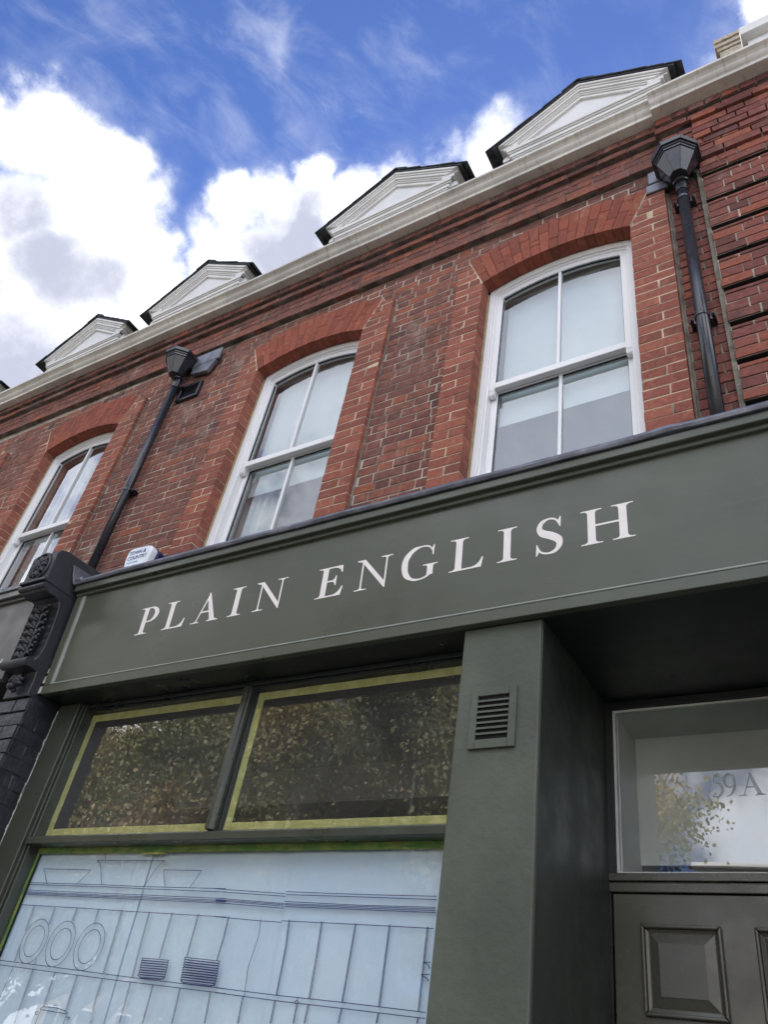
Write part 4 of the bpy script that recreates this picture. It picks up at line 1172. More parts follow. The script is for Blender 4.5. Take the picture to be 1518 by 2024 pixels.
def glyph(ch):
    """pieces of a roman capital, cap height 1, starting at x = 0; returns (pieces, width)"""
    W_ = .195; h = .045; s = .17
    if ch == 'I': return [stem(s, s + W_, 0, 1, s, s, s, s)], .53
    if ch == 'H': return [stem(s, s + W_, 0, 1, s, s, s, s), stem(.94, .94 + W_, 0, 1, s, s, s, s), [(s + W_, .50), (.94, .50), (.94, .55), (s + W_, .55)]], 1.305
    if ch == 'L': return [stem(s, s + W_, 0, 1, s, 0, s, s)] + [[(s + W_ - .01, 0), (.93, 0), (.985, .30), (.945, .30)] + qb((.945, .30), (.86, .05), (.62, .045), 8) + [(s + W_ - .01, .045)]], .985
    if ch == 'E':
        return [stem(s, s + W_, 0, 1, s, 0, s, 0),
                [(s + W_ - .01, 0), (.90, 0), (.96, .29), (.92, .29)] + qb((.92, .29), (.82, .05), (.58, .045), 8) + [(s + W_ - .01, .045)],
                [(s + W_ - .01, 1), (.865, 1), (.885, .76), (.85, .76)] + qb((.85, .76), (.78, .95), (.56, .955), 8) + [(s + W_ - .01, .955)],
                [(s + W_ - .01, .49), (.56, .49)] + qb((.56, .49), (.63, .47), (.66, .36), 5) + [(.69, .36), (.69, .68), (.66, .68)] + qb((.66, .68), (.63, .56), (.56, .54), 5) + [(s + W_ - .01, .54)]], .96
    if ch == 'P':
        o = []
        for k in range(19): a = math.pi / 2 - math.pi * k / 18; o.append((.50 + .385 * math.cos(a), .715 + .285 * math.sin(a)))
        inn = []
        for k in range(19): a = -math.pi / 2 + math.pi * k / 18; inn.append((.46 + .225 * math.cos(a), .715 + .240 * math.sin(a)))
        quads = [[o[k], o[k + 1], inn[17 - k], inn[18 - k]] for k in range(18)]
        return [stem(s, s + W_, 0, 1, s, s, s, 0)] + quads + [[(s + W_ - .01, .955), (.50, .955), (.50, 1), (s + W_ - .01, 1)], [(s + W_ - .01, .43), (.50, .43), (.50, .475), (s + W_ - .01, .475)]], .885
    if ch == 'A':
        return [[(.20, .028), (.245, .028), (.60, .90), (.585, 1.04)], [(.555, 1.05), (.60, 1.05), (1.03, .028), (.815, .028), (.545, .80)],
                [(.0, 0), (.37, 0), (.37, .028), (0, .028)], [(.70, 0), (1.17, 0), (1.17, .028), (.70, .028)],
                [(.325, .34), (.72, .34), (.70, .39), (.345, .39)],
                [(.12, .028), (.30, .028), (.262, .07), (.215, .062)], [(.745, .028), (1.12, .028), (1.02, .075), (.80, .075)]], 1.17
    if ch == 'N':
        return [stem(.185, .185 + .05, .0, .97, .18, .18, None, None, br_h=.09), stem(.985, .985 + .05, .0, 1, None, None, .17, .17, br_h=.09),
                [(.0, 1), (.27, 1), (1.035, .13), (1.035, -.03), (1.0, -.03), (.175, .92), (.0, .972)]], 1.205
    if ch == 'G':
        pts = [(1.0, .80), (.86, .985), (.62, 1.025), (.36, .95), (.175, .74), (.13, .49), (.20, .20), (.40, .02), (.66, -.015), (.88, .06), (.98, .17)]
        ws = [.03, .045, .045, .13, .185, .20, .165, .075, .045, .06, .07]
        return ribbon(pts, ws, 5) + [[(.985, .70), (1.015, .70), (1.03, 1.02), (1.0, 1.02), (.95, .90)], stem(.85, 1.03, .08, .42, None, None, .14, .13, br_h=.09)], 1.18
    if ch == 'S':
        pts = [(.63, .76), (.54, .95), (.36, 1.015), (.16, .93), (.105, .745), (.20, .60), (.40, .50), (.585, .36), (.62, .20), (.52, .04), (.33, -.01), (.14, .06), (.05, .24)]
        ws = [.03, .05, .05, .11, .15, .20, .215, .20, .15, .10, .05, .05, .03]
        return ribbon(pts, ws, 5) + [[(.625, .73), (.655, .73), (.665, 1.03), (.64, 1.03), (.59, .92)], [(.025, .29), (.055, .29), (.10, .07), (.04, -.04), (.015, -.04)]], .74
    if ch == '5':
        return [[(.10, .55), (.14, .545), (.20, .90), (.175, 1.0)], [(.165, 1.0), (.60, 1.0), (.56, .86), (.165, .86)]] + ribbon([(.12, .55), (.30, .62), (.50, .50), (.55, .30), (.43, .08), (.20, -.01), (.04, .06)], [.04, .08, .13, .15, .11, .05, .09], 5), .62
    if ch == '9':
        return ribbon([(.50, .47), (.32, .40), (.12, .50), (.07, .73), (.18, .95), (.34, 1.0), (.52, .90), (.58, .66), (.53, .36), (.36, .10), (.10, -.02)], [.03, .05, .11, .13, .07, .045, .10, .14, .13, .08, .03], 5), .64
    return [], .5


def write_letter(ch, x0, x1, z0, H, yfun, mat, parent, name='letter'):
    pcs, wd = glyph(ch); k = (x1 - x0) / wd
    mb = MB()
    for i, poly in enumerate(pcs):
        e = .0008 + .00004 * (i % 7)
        f = [(x0 + p[0] * k, z0 + p[1] * H) for p in poly]
        n = len(f)
        vs = [(p[0], yfun(p[1]) - e, p[1]) for p in f] + [(p[0], yfun(p[1]) + .0008, p[1]) for p in f]
        mb.add(vs, [tuple(range(n)), tuple(reversed(range(n, 2 * n)))] + [(j, j + n, (j + 1) % n + n, (j + 1) % n) for j in range(n)])
    return mb.obj(name, mat, parent)


py = lambda z: fy(z) + .006
for ch_, a, b in (('P', -3.151, -3.015), ('L', -2.960, -2.812), ('A', -2.763, -2.584), ('I', -2.524, -2.443), ('N', -2.371, -2.188),
                  ('E', -2.009, -1.864), ('N', -1.800, -1.617), ('G', -1.572, -1.391), ('L', -1.338, -1.187), ('I', -1.126, -1.044), ('S', -.966, -.851), ('H', -.785, -.584)):
    write_letter(ch_, a, b, 3.3855, .1535, py, 'letter', F)

# pier and its vent -----------------------------------------------------------
pr = MB(); pr.prism([(-1.263, -.564), (-.951, -.564), (-.951, .36), (-1.263, .36)], 'z', 0, 3.131)
pier2 = pr.obj('pier', 'green_render', S, bevel=.006, seg=2)
box('reveal_shade', 'green_shade', S, -.9508, -.9470, -.556, .1375, .02, 3.1305)  # thin sheet added to paint shade onto the pier's door side
vg = empty('vent_grille', (-1.117, -.566, 2.757), S)
m = MB()
yb, yf = -.5645, -.5765
m.box(-1.203, -1.177, yf, yb, 2.648, 2.868).box(-1.057, -1.030, yf, yb, 2.648, 2.868).box(-1.1765, -1.0575, yf, yb, 2.8415, 2.868).box(-1.1765, -1.0575, yf, yb, 2.648, 2.680)
m.obj('vent_plate', 'green_render', vg, bevel=.0015)
box('vent_back', 'dark', vg, -1.178, -1.056, yb + .0001 - .0012, yb - .0002, 2.679, 2.842)
for k in range(9):
    z = 2.6800 + k * .0202
    if k in (0, 8): continue
    MB().hexa([(-1.1765, yf + .0003, z - .0037), (-1.0575, yf + .0003, z - .0037), (-1.0575, yf + .0003, z + .0037), (-1.1765, yf + .0003, z + .0037),
               (-1.1765, yb - .002, z + .001), (-1.0575, yb - .002, z + .001), (-1.0575, yb - .002, z + .004), (-1.1765, yb - .002, z + .004)]).obj('vent_slat', 'green_render', vg)

# shop window -------------------------------------------------------------------
SW = empty('shop_window', (-2.4, -.42, .6), S)
GY = -.385
m = MB()
m.box(-3.745, -3.585, -.458, -.36, 0, 3.131); m.obj('end_post', 'green_frame', SW, bevel=.003)
box('old_plaster_line', 'chip', SW, -3.7495, -3.7455, -.459, -.452, .6, 3.10, bevel=.001)
m = MB()
for (x0, x1, y, z0, z1) in ((-3.5848, -3.572, -.440, .72, 3.1305), (-3.5718, -3.560, -.428, .72, 3.130), (-3.5598, -3.548, -.436, .72, 3.1295)):
    m.box(x0, x1, y, -.37, z0, z1)
m.obj('jamb_moulding', 'green_frame', SW, bevel=.003, seg=2)
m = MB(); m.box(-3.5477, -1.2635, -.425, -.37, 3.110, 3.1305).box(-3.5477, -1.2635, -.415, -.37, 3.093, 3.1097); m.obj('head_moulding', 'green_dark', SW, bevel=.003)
m = MB(); m.prism([(-3.5477 + 3.5477 - .460, 2.408), (-.460, 2.437), (-.440, 2.446), (-.405, 2.462), (-.36, 2.462), (-.36, 2.413), (-.44, 2.408)], 'x', -3.556, -1.2635); m.obj('transom_rail', 'green_frame', SW, bevel=.002)
m = MB(); m.prism([(-2.466, -.372), (-2.464, -.428), (-2.437, -.430), (-2.431, -.418), (-2.424, -.416), (-2.422, -.392), (-2.422, -.372)], 'z', 2.4625, 3.1085); m.obj('mullion', 'green_frame', SW, bevel=.001)
MB().prism([(-2.4218, -.372), (-2.4215, -.398), (-2.409, -.400), (-2.4065, -.372)], 'z', 2.4625, 3.1085).obj('mullion_shade', 'green_dark', SW, bevel=.001)  # dark strip that paints in shade on the mullion's right side
box('window_cill', 'green', SW, -3.60, -1.2635, -.50, -.36, .66, .72, bevel=.006)
box('stall_riser', 'green', SW, -3.745 + .161, -1.264, -.455, -.40, 0, .655, bevel=.003)
def pane(name, x0, x1, z0, z1, y, mat, parent): return MB().add([(x0, y, z0), (x1, y, z0), (x1, y, z1), (x0, y, z1)], [(0, 1, 2, 3)]).obj(name, mat, parent, flat=True)
pane('pane', -3.549, -2.4645, 2.46, 3.10, GY, 'shopglass', SW)
pane('pane', -2.4065, -1.262, 2.46, 3.10, GY, 'shopglass', SW)
pane('pane', -3.549, -1.262, .71, 2.415, GY, 'lowglass', SW)
# room behind the shop window
rm = empty('shop_interior', (-2.5, 1, 0), S)
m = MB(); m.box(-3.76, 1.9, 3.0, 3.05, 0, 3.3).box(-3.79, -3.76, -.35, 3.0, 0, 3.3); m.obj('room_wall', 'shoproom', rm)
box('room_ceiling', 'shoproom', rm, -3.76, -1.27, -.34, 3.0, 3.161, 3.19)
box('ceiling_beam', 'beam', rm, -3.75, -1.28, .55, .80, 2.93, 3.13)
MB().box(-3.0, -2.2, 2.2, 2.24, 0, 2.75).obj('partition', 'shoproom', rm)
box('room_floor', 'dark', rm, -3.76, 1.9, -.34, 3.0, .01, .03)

# masking tape on the inside of the upper panes
def tape(x0, x1, z0, z1, y, mat, label):
    mb = MB(); vs = []; n = 24
    hor = (x1 - x0) > (z1 - z0)
    for i in range(n + 1):
        t = i / n
        e = .0016 * noise.noise(Vector((t * 9, x0 * 7, z0 * 5))); e2 = .0014 * noise.noise(Vector((t * 11, x1 * 7, z1 * 5 + 3)))
        if hor: x = x0 + (x1 - x0) * t; vs += [(x, y, z0 + e), (x, y + .0015 * abs(noise.noise(Vector((t * 30, 1, 1)))), z1 + e2)]
        else: z = z0 + (z1 - z0) * t; vs += [(x0 + e, y, z), (x1 + e2, y + .0015 * abs(noise.noise(Vector((t * 30, 1, 1)))), z)]
    mb.add(vs, [(2 * i, 2 * i + 1, 2 * i + 3, 2 * i + 2) for i in range(n)])
    o = mb.obj('masking_tape', mat, None); sol = o.modifiers.new('thickness', 'SOLIDIFY'); sol.thickness = .0004
    return tag(o, label, 'tape', 'strips of masking tape round the shop window panes')
ty = GY + .004
tape(-3.544, -2.466, 3.050, 3.090, ty, 'tape', 'yellow tape along the top of the small left transom pane')
tape(-3.542, -2.466, 2.464, 2.501, ty + .0011, 'tape', 'yellow tape along the bottom of the small left transom pane')
tape(-3.545, -3.506, 2.470, 3.086, ty + .0022, 'tape', 'yellow tape down the left edge of the small left transom pane')
tape(-2.4860, -2.4655, 2.470, 3.086, ty + .0031, 'tape', 'thin yellow tape just left of the window mullion')
tape(-2.404, -1.262, 3.052, 3.090, ty, 'tape', 'yellow tape along the top of the wide right transom pane')
tape(-2.404, -1.262, 2.464, 2.501, ty + .0011, 'tape', 'yellow tape along the bottom of the wide right transom pane')
tape(-2.404, -2.367, 2.470, 3.086, ty + .0022, 'tape', 'yellow tape just right of the window mullion')
tape(-3.545, -1.262, 2.385, 2.412, ty, 'tape_green', 'green tape along the top of the papered display window')
tape(-3.547, -3.528, 1.0, 2.400, ty + .0011, 'tape_green', 'green tape down the left edge of the papered display window')
tape(-2.84, -2.70, 2.378, 2.396, ty + .0012, 'tape', 'short yellow tape patch where left and middle paper sheets meet')

# paper sheets with the line drawing of a dresser
PY = GY + .016
def sheet(x0t, x0b, x1t, x1b, zt, label, yo):
    mb = MB(); nx, nz = 16, 20; vs = []
    for j in range(nz + 1):
        t = j / nz; z = zt - (zt - .78) * t
        a = x0t + (x0b - x0t) * t; b = x1t + (x1b - x1t) * t
        for i in range(nx + 1):
            x = a + (b - a) * i / nx
            vs.append((x, PY + yo + .0035 * noise.noise(Vector((x * 2.2, z * 1.6, yo * 90))), z + (.004 * noise.noise(Vector((x * 6, 0, 3))) if j == 0 else 0)))
    mb.add(vs, [(j * (nx + 1) + i, j * (nx + 1) + i + 1, (j + 1) * (nx + 1) + i + 1, (j + 1) * (nx + 1) + i) for j in range(nz) for i in range(nx)])
    o = mb.obj('paper_sheet', 'paper', None, smooth=True)
    return tag(o, label, 'paper sheet', 'pale blue paper sheets filling the display window')
s1 = sheet(-3.540, -3.540, -2.790, -2.735, 2.398, 'left paper sheet printed with three round plates on a dresser', .010)
s2 = sheet(-2.800, -2.76, -1.990, -1.950, 2.394, 'middle paper sheet printed with two stacks of plates', .018)
s3 = sheet(-2.016, -1.975, -1.27, -1.27, 2.398, 'right paper sheet printed with plain dresser boards beside the pier', .010)


def ink_line(mb, pts, wd=.0026):
    y = PY - .0035
    for (a, b) in zip(pts, pts[1:]):
        a = Vector(a); b = Vector(b)
        if (b - a).length < 1e-6: continue
        d = (b - a).normalized(); n = Vector((-d.y, d.x)) * wd / 2; d = d * wd * .3
        q = [a - d - n, b + d - n, b + d + n, a - d + n]
        k = random.uniform(0, .0003)
        mb.add([(p.x, y - k, p.y) for p in q], [(0, 1, 2, 3)])
inks = {id(s1): MB(), id(s2): MB(), id(s3): MB()}
def pick(x): return inks[id(s1)] if x < -2.77 else inks[id(s2)] if x < -1.975 else inks[id(s3)]
for ln in PRINT_LINES:
    pts = []
    for a, b in zip(ln, ln[1:]):
        n = max(1, int(abs(b[0] - a[0]) / .12))
        pts += [(a[0] + (b[0] - a[0]) * i / n, a[1] + (b[1] - a[1]) * i / n) for i in range(n)]
    pts.append(ln[-1])
    pts = [(max(x, -3.53), z) for x, z in pts if x < -1.272]
    for a, b in zip(pts, pts[1:]): ink_line(pick(a[0]), [a, b])
for cx_, cz_, r_ in PLATES:
    pts = [(cx_ + r_ * math.cos(2 * math.pi * k / 48) * .94, cz_ + r_ * math.sin(2 * math.pi * k / 48)) for k in range(49)]
    ink_line(inks[id(s1)], pts)
for s_ in (s1, s2, s3): inks[id(s_)].obj('printed_drawing', 'ink', s_)

# door and fanlight ----------------------------------------------------------------
DY = .140
DR = empty('panelled_door', (-.52, DY, .3), S)
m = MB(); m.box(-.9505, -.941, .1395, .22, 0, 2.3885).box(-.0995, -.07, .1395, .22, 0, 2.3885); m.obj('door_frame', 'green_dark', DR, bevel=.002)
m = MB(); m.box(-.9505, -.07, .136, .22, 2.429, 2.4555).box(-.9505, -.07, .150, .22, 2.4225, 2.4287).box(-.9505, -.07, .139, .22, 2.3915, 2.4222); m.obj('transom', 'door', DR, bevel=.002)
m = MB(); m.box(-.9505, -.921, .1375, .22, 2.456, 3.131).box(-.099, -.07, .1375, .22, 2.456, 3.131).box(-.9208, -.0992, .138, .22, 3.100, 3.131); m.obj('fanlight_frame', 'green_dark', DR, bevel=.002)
box('door_leaf', 'door', DR, -.938, -.102, .151, .195, .35, 2.388, bevel=.002)
def dpanel(x0, x1, z0, z1):
    p = empty('door_panel', ((x0 + x1) / 2, .15, (z0 + z1) / 2), DR)
    def ring(name, o, i, yo, yi, bev, mat='door'):
        m = MB()
        a = [(x0 + o, z0 + o), (x1 - o, z0 + o), (x1 - o, z1 - o), (x0 + o, z1 - o)]; b = [(x0 + i, z0 + i), (x1 - i, z0 + i), (x1 - i, z1 - i), (x0 + i, z1 - i)]
        for k in range(4):
            l = (k + 1) % 4
            q = [(a[k][0], yo, a[k][1]), (a[l][0], yo, a[l][1]), (b[l][0], yi, b[l][1]), (b[k][0], yi, b[k][1])]
            m.hexa(q + [(v[0], .1512 + .0001 * k, v[2]) for v in q])
        m.obj(name, mat, p, bevel=bev, seg=3)
    ring('panel_moulding', 0, .013, .131, .131, .005)
    ring('panel_moulding_step', .0132, .024, .1455, .1495, .001)
    m = MB()
    # raised and fielded centre
    i0, i1 = .026, .058
    a = [(x0 + i0, z0 + i0), (x1 - i0, z0 + i0), (x1 - i0, z1 - i0), (x0 + i0, z1 - i0)]; b = [(x0 + i1, z0 + i1), (x1 - i1, z0 + i1), (x1 - i1, z1 - i1), (x0 + i1, z1 - i1)]
    vs = [(v[0], .1505, v[1]) for v in a] + [(v[0], .1385, v[1]) for v in b] + [(v[0], .1365, v[1]) for v in b]
    m.add(vs, [(k, (k + 1) % 4, 4 + (k + 1) % 4, 4 + k) for k in range(4)] + [(4 + k, 4 + (k + 1) % 4, 8 + (k + 1) % 4, 8 + k) for k in range(4)] + [(8, 9, 10, 11)])
    m.obj('fielded_centre', 'door', p)
for z0_, z1_ in ((2.013, 2.288), (1.18, 1.90), (.46, 1.06)):
    dpanel(-.840, -.574, z0_, z1_); dpanel(-.471, -.205, z0_, z1_)
pane('fanlight_pane', -.922, -.098, 2.454, 3.102, .158, 'doorglass', DR)
m = MB(); m.box(-.9205, -.910, .150, .170, 2.457, 3.099).box(-.9098, -.1, .150, .170, 3.089, 3.0985).box(-.9098, -.1, .150, .170, 2.457, 2.463); m.obj('glazing_putty', 'lobby', DR, bevel=.001)
for ch_, a, b in (('5', -.560, -.517), ('9', -.517, -.474), ('A', -.467, -.377)):
    write_letter(ch_, a, b, 2.726, .083, lambda z: .1568, 'etched', DR, 'number' if ch_ != 'A' else 'letter')
lb = MB()
lb.box(-.915, -.905, .172, .43, 2.44, 3.10).box(-.105, -.095, .172, .43, 2.44, 3.10).box(-.905, -.105, .172, .43, 3.088, 3.098).box(-.905, -.105, .415, .43, 2.562, 3.088)
lb.obj('lobby_lining', 'lobby', DR)
box('lobby_back', 'dark', DR, -.95, -.05, 1.2, 1.22, 0, 2.6)
rw = MB(); rw.box(-.0695, .20, -.564, .36, 0, 3.131); rw.obj('door_side_pier', 'green_render', S, bevel=.006)
box('door_step', 'pave', S, -.95, -.07, -.50, .139, .0, .34, bevel=.01)
box('right_shopfront_wall', 'green_render', S, .2005, 1.6, -.50, -.40, 0, 3.131)

# ------------------------------------------------------------------ carved console and painted brick pilaster
K = empty('carved_console', (-3.87, -.6, 3.1), label='black carved console with acanthus leaf and lion-like rosette between the two signboards', cat='console')
xa, xb = -3.975, -3.765
side = [(.04, 3.945), (-.50, 3.945), (-.80, 3.932), (-.845, 3.915), (-.862, 3.880), (-.855, 3.72), (-.850, 3.712), (-.850, 3.700), (-.830, 3.697), (-.846, 3.688), (-.842, 3.668), (-.826, 3.654), (-.800, 3.650),
        (-.775, 3.648), (-.752, 3.652), (-.722, 3.640), (-.706, 3.60), (-.698, 3.54), (-.690, 3.46), (-.686, 3.38), (-.690, 3.32), (-.705, 3.285), (-.735, 3.275), (-.742, 3.255), (-.728, 3.238), (-.690, 3.236), (-.665, 3.232), (-.658, 3.19), (-.655, 3.10), (.04, 3.10)]
MB().prism(side, 'x', xa, xb).obj('console_block', 'console', K, bevel=.005, seg=2)
MB().box(xa - .006, xb + .004, -.868, -.60, 3.700, 3.718).obj('console_fillet', 'console', K, bevel=.002)
MB().tube([(xa - .006, -.842, 3.678), (xb + .004, -.842, 3.678)], .017, 12).obj('upper_roll', 'console', K)
MB().tube([(xa - .010, -.728, 3.262), (xb + .002, -.728, 3.262)], .026, 14).obj('lower_scroll', 'console', K)
# oval rim and rosette
cx_, cz_ = -3.872, 3.812
m = MB(); m.tube([(cx_ + .078 * math.cos(a), -.862, cz_ - .005 + .090 * math.sin(a)) for a in [2 * math.pi * k / 28 for k in range(29)]], .0075, 8, cap=False); m.obj('oval_rim', 'console', K, smooth=True)
m = MB()
rr = random.Random(4)
for k in range(9):
    a = 2 * math.pi * k / 9 + .2
    rt = Matrix.Rotation(-a, 3, 'Y')
    m.ball((cx_ + .043 * math.cos(a), -.866, cz_ - .01 + .050 * math.sin(a)), (.026, .014, .014), rt)
    for e in range(3): m.ball((cx_ + (.03 + .014 * e) * math.cos(a + .25), -.872 + .002 * e, cz_ - .01 + (.034 + .016 * e) * math.sin(a + .25)), (.009, .008, .008))
for k in range(6):
    a = 2 * math.pi * k / 6
    m.ball((cx_ + .017 * math.cos(a), -.876, cz_ - .012 + .018 * math.sin(a)), (.012, .010, .011))
m.ball((cx_, -.882, cz_ - .018), (.011, .012, .012))
m.obj('rosette', 'console', K, smooth=True)
# acanthus leaf on the hollow face
def face_y(z):
    pts = [(3.64, -.722), (3.60, -.706), (3.54, -.698), (3.46, -.690), (3.38, -.686), (3.32, -.690), (3.285, -.705)]
    for (z1_, y1_), (z2_, y2_) in zip(pts, pts[1:]):
        if z <= z1_ and z >= z2_: return y1_ + (y2_ - y1_) * (z1_ - z) / (z1_ - z2_)
    return -.70
m = MB()
m.tube([(cx_, face_y(z) - .014 - .008 * math.sin((z - 3.28) * 9), z) for z in [3.285 + .035 * k for k in range(10)]], [.007] * 10, 8)
for s in (-1, 1):
    m.tube([(cx_ + s * (.016 + .02 * (z - 3.28)), face_y(z) - .010, z) for z in [3.285 + .035 * k for k in range(10)]], [.004] * 10, 6)
    for k in range(7):
        z = 3.325 + .046 * k; ln = (.050, .058, .063, .066, .066, .060, .05)[k]
        base = Vector((cx_ + s * .014, face_y(z) - .008, z - .02))
        pts = []; rads = []
        for i in range(7):
            t = i / 6
            pts.append(base + Vector((s * ln * t, -.006 - .022 * math.sin(t * 2.4) - (.010 if t > .8 else 0), .036 * t - .030 * t * t * t)))
            rads.append((.006, .010, .013, .014, .013, .010, .004)[i])
        m.tube(pts, rads, 8)
        for e in (.35, .6, .85):
            c = base + Vector((s * ln * e, -.026 - .004 * math.sin(k * 2.1 + e * 5), .036 * e + .004))
            m.ball(c, (.011, .008, .008 + .003 * e), Matrix.Rotation(s * .8, 3, 'Y'))
        for e in range(3):
            m.ball((cx_ + s * (.020 + .006 * e), face_y(z) - .016, z + .008 * e), (.005, .006, .010))
m.obj('acanthus_leaf', 'console', K, smooth=True)
m = MB()
for k in range(26):
    a = rr.uniform(0, 6.28); q = rr.uniform(.2, 1)
    m.ball((cx_ + .062 * q * math.cos(a), -.672 - .020 * (1 - q * q) - rr.uniform(0, .012), 3.178 + .045 * q * math.sin(a)), (rr.uniform(.010, .022), .014, rr.uniform(.008, .016)), Matrix.Rotation(rr.uniform(-1, 1), 3, 'Y'))
m.ball((cx_ - .015, -.690, 3.150), (.030, .024, .020)); m.ball((cx_ + .045, -.688, 3.160), (.016, .018, .012))
m.obj('carved_pendant', 'console', K, smooth=True)
m = MB()
for k in range(9):
    z = 3.13 + .0 * k; m.box(xb + .0005, xb + .0185, -.606 + .001 * k, -.600 + .001 * k, 3.135 + .06 * k, 3.135 + .06 * k + rr.uniform(.02, .05))
m.obj('chipped_filler', 'chip', K, bevel=.001)
# pilaster of black-painted brickwork under the console
PB = empty('black_brick_pilaster', (-4.0, -.5, 0), label='black painted brick pilaster left of the shop window under the carved console', cat='pilaster')
MB().box(-4.19, -3.7515, -.632, -.30, 0, 3.099).obj('pilaster_core', 'blackbrick', PB)
pbk = []
for i in range(41):
    za = 3.095 - (i + 1) * C_ + .003; zb_ = 3.095 - i * C_ - .003
    if za < .02: break
    spans = ((-4.195, -3.985), (-3.977, -3.75)) if i % 2 else ((-4.195, -4.10), (-4.092, -3.865), (-3.858, -3.75))
    for (p, q) in spans:
        k, me = brick_mesh(round(q - p, 2), zb_ - za, .30 if q > -3.76 else .03, 'blackbrick')
        o = link_mesh('brick', me, ((p + q) / 2, -.642 + random.uniform(-.003, .003), (za + zb_) / 2), PB, scale=((q - p) / k, 1, 1))
    # bricks of the return
    y0_ = -.636
    for (p, q) in (((-.634, -.555), (-.547, -.47)) if i % 2 else ((-.634, -.50),)):
        vs, fs = brick_verts(q - p, zb_ - za, .012, random, .005)
        MB().add([(-3.747 + random.uniform(-.003, .001) - v[1] + .0, (p + q) / 2 + v[0], (za + zb_) / 2 + v[2]) for v in vs], fs).obj('return_brick', 'blackbrick', PB)
m = MB()
for k in range(34):
    z = rr.uniform(1.2, 3.08); l = rr.uniform(.008, .04)
    m.box(-3.7465, -3.7435, -.4635 - rr.uniform(0, .004), -.4595, z, z + l)
m.obj('chipped_filler', 'chip', PB, bevel=.001)

# ------------------------------------------------------------------ neighbouring shopfront, number 57
N = empty('grey_brown_shopfront', (-6.5, -.6, 0), label='grey-brown shopfront number 57 at the left edge beyond the black console', cat='shopfront')
nx0, nx1 = -12.0, -4.004
def ny(z): return -.690 - .03 * (z - 3.2) / .6
def nsl(mb, x0, x1, z0, z1, o, th=.03):
    return mb.hexa([(x0, ny(z0) - o, z0), (x1, ny(z0) - o, z0), (x1, ny(z1) - o, z1), (x0, ny(z1) - o, z1), (x0, ny(z0) + th, z0), (x1, ny(z0) + th, z0), (x1, ny(z1) + th, z1), (x0, ny(z1) + th, z1)])
nsl(MB(), nx0, nx1 - .03, 3.24, 3.78, -.006, .03).obj('sign_panel', 'neighbour', N)
m = MB(); nsl(m, nx0, nx1, 3.205, 3.262, .004); nsl(m, nx1 - .045, nx1, 3.2625, 3.735, .004); m.obj('sign_frame', 'neighbour', N, bevel=.002)
m = MB(); nsl(m, nx0, nx1 + .02, 3.745, 3.785, .034); nsl(m, nx0, nx1, 3.725, 3.7445, .012); m.obj('top_moulding', 'neighbour', N, bevel=.003)
MB().prism([(-.765, 3.787), (-.765, 3.815), (-.72, 3.83), (.04, 4.10), (.04, 4.05), (-.7, 3.786)], 'x', nx0, nx1 + .02).obj('lead_capping', 'lead', N, bevel=.003)
m = MB(); nsl(m, nx0, nx1 - .046, 3.2627, 3.267, .006); m.obj('panel_bead', 'letter_white', N)
text_obj('number', '57', .070, (-4.165, ny(3.3) + .0045, 3.300), 'letter_white', N, shear=.25, sx=.95)
box('soffit', 'dark', N, nx0, nx1, -.665, .04, 3.206, 3.22)
MB().box(nx0, -4.2, -.40, -.36, 2.9, 3.205).box(nx0, -4.2, -.40, -.36, 0, .6).box(-4.30, -4.2, -.401, -.359, .6, 2.9).obj('shop_frame', 'neighbour', N)
pane('pane', nx0, -4.3, .6, 2.9, -.38, 'shopglass', N)
box('unlit_interior', 'dark', N, nx0, -4.2, .5, .55, 0, 3.1)

# ------------------------------------------------------------------ across the street (mirrored in the glass)
def tree_mesh(seed):
    rnd = random.Random(seed)
    tr = MB(); tips = []
    def grow(p, d, L, r, depth):
        n = 4; pts = [p.copy()]; q = p.copy(); dd = d.copy()
        for i in range(n):
            dd = (dd + Vector((rnd.uniform(-.22, .22), rnd.uniform(-.22, .22), rnd.uniform(-.05, .16)))).normalized()
            q = q + dd * L / n; pts.append(q.copy())
        rads = [r * (1 - .45 * i / n) for i in range(n + 1)]
        tr.tube(pts, rads, 7 if depth > 2 else 5 if depth > 1 else 3, cap=False)
        if depth <= 2: tips.extend(pts[1:])
        if depth == 0: return
        for k in range(rnd.choice((2, 3, 3)) + (1 if depth > 3 else 0)):
            a = rnd.uniform(0, 6.28); s = rnd.uniform(.45, .95)
            side = dd.orthogonal().normalized(); side = Matrix.Rotation(a, 3, dd) @ side
            nd = (dd * 1.0 + side * s).normalized()
            start = pts[rnd.choice((-1, -1, -2))]
            grow(start, nd, L * rnd.uniform(.62, .82), r * .55, depth - 1)
    grow(Vector((0, 0, 0)), Vector((0, 0, 1)), 3.0, .24, 5)
    lf = MB()
    vs = []; fs = []; tn = []
    tone_at = {}
    N_ = 82000
    for i in range(N_):
        t = rnd.choice(tips)
        c = t + Vector((rnd.gauss(0, .36), rnd.gauss(0, .36), rnd.gauss(-.06, .30)))
        s = rnd.uniform(.026, .056)
        a = Vector((rnd.gauss(0, 1), rnd.gauss(0, 1), rnd.gauss(0, .6))).normalized(); b = a.orthogonal().normalized(); b = (Matrix.Rotation(rnd.uniform(0, 6.28), 3, a) @ b)
        cc = a.cross(b)
        k = len(vs)
        vs += [tuple(c - b * s), tuple(c + cc * s * .8), tuple(c + b * s * 1.1), tuple(c - cc * s * .8)]
        fs.append((k, k + 1, k + 2, k + 3))
        nn = noise.noise(c * .55) * .9
        tn.append(min(1, max(0, .45 + nn + rnd.gauss(0, .16))))
    return tr, (vs, fs, tn)


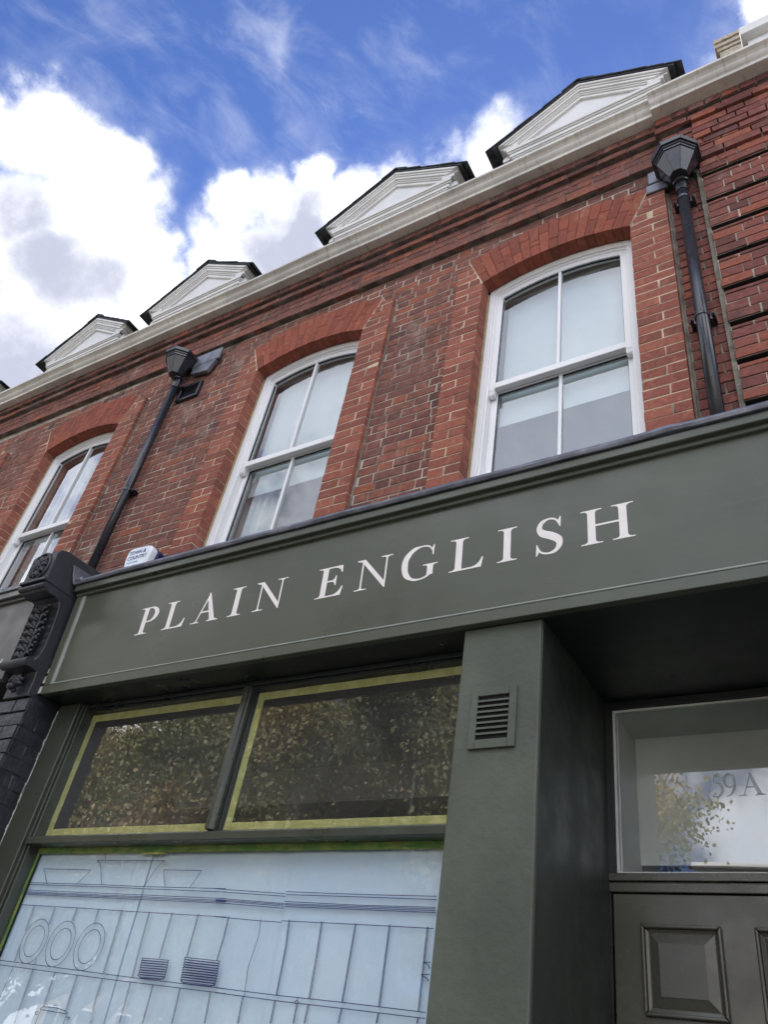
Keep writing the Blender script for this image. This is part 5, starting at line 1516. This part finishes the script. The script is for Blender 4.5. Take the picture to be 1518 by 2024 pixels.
def make_tree_meshes(seed):
    tr, (vs, fs, tn) = tree_mesh(seed)
    me = bpy.data.meshes.new('trunk'); me.from_pydata(tr.v, [], tr.f); me.materials.append(M['bark']); me.polygons.foreach_set('use_smooth', [True] * len(me.polygons))
    lm = bpy.data.meshes.new('crown'); lm.from_pydata(vs, [], fs); lm.materials.append(M['leaf'])
    at = lm.attributes.new('tone', 'FLOAT', 'FACE'); at.data.foreach_set('value', tn)
    return me, lm


tms = [make_tree_meshes(3), make_tree_meshes(11)]
TREES = [(-6.5, -13.2, 1.06, 20, 0, 'plane tree in autumn leaf across the street, the one beside the lamp post')]
for i_, (tx, ty_, ts, ta) in enumerate([(-10.4, -13.0, 1.12, 130), (-14.2, -13.4, 1.16, 250), (-18.2, -13.1, 1.12, 70), (-22.6, -13.3, 1.2, 300), (-28, -13.2, 1.3, 10), (-33, -13.4, 1.3, 200),
                                        (-12.4, -16.6, 1.2, 200), (-16.6, -16.8, 1.25, 330), (-21, -16.6, 1.25, 95), (-26, -16.5, 1.3, 160), (-31, -16.5, 1.3, 40)]):
    rank = ('second', 'third', 'fourth', 'fifth', 'sixth', 'last')[i_] + ' plane tree from the lamp post in the front row' if i_ < 6 else ('first', 'second', 'third', 'fourth', 'last')[i_ - 6] + ' plane tree from the lamp post in the back row'
    TREES.append((tx, ty_, ts, ta, (i_ + 1) % 2, rank))
for x, y, s, a, k, lab in TREES:
    t = empty('plane_tree', (x, y, 0), label=lab, cat='tree', group='plane trees across the street')
    t.rotation_euler = (0, 0, R(a)); t.scale = (s, s, s)
    for nm, me in (('trunk', tms[k][0]), ('crown', tms[k][1])):
        o = bpy.data.objects.new(nm, me); COL.objects.link(o); o.parent = t

# white building with a green sign
OB = empty('white_street_building', (6, -22, 0), label='white rendered building with a green signboard across the street', cat='building')
MB().box(-5.2, 16, -30, -22, 0, 8.85).obj('wall', 'render_w', OB)
box('green_sign', 'shop_green', OB, -4.6, 10, -22.12, -22.0, 8.2, 8.62, bevel=.02)
box('parapet', 'render_w', OB, -5.4, 16.2, -30.1, -21.8, 8.86, 8.98, bevel=.02)
for i in range(5):
    for z in (1.0, 4.4):
        wf = box('window', 'white', OB, -3.8 + i * 3.6, -2.2 + i * 3.6, -21.99, -21.9, z, z + 2.2, bevel=.01)
        o = MB().box(-3.7 + i * 3.6, -2.3 + i * 3.6, -21.895, -21.88, z + .1, z + 2.1).obj('pane', 'black', wf)
# brick terrace behind the trees
OT = empty('stock_brick_terrace', (-25, -34, 0), label='low stock brick terrace behind the trees across the street', cat='building')
MB().box(-46, -6, -42, -34, 0, 5.4).obj('wall', 'oppbrick', OT)
MB().prism([(-33.7, 5.41), (-38, 7.2), (-42.2, 5.41)], 'x', -46.2, -5.9).obj('roof', 'slate', OT)
for i in range(13):
    for z in (.6, 2.9):
        wf = box('window', 'white', OT, -45 + i * 3, -43.8 + i * 3, -33.99, -33.9, z, z + 1.6, bevel=.01)
        MB().box(-44.92 + i * 3, -43.88 + i * 3, -33.895, -33.88, z + .1, z + 1.5).obj('pane', 'black', wf)
# lamp post mirrored in the transom
LP = empty('lamp_post', (-7.93, -10.95, 0), label='tall black street lamp post on the far kerb, mirrored in the shop window', cat='lamp post')
lx, ly = -7.93, -10.95
m = MB(); m.tube([(lx, ly, 0), (lx, ly, 1.6)], .13, 16); m.tube([(lx, ly, 1.6), (lx, ly, 1.7), (lx, ly, 8.9)], [.13, .095, .085], 16); m.obj('post', 'iron', LP)
MB().tube([(lx, ly, 8.15), (lx, ly, 8.62)], .118, 16).obj('collar', 'iron', LP)
MB().tube([(lx, ly, 8.85), (lx, ly + .3, 9.15), (lx, ly + 1.0, 9.25)], .035, 10).obj('arm', 'iron', LP)
MB().prism([(ly + .9, 9.31), (ly + 1.6, 9.35), (ly + 1.6, 9.27), (ly + .9, 9.20)], 'x', lx - .12, lx + .12).obj('lantern', 'iron', LP, bevel=.02)
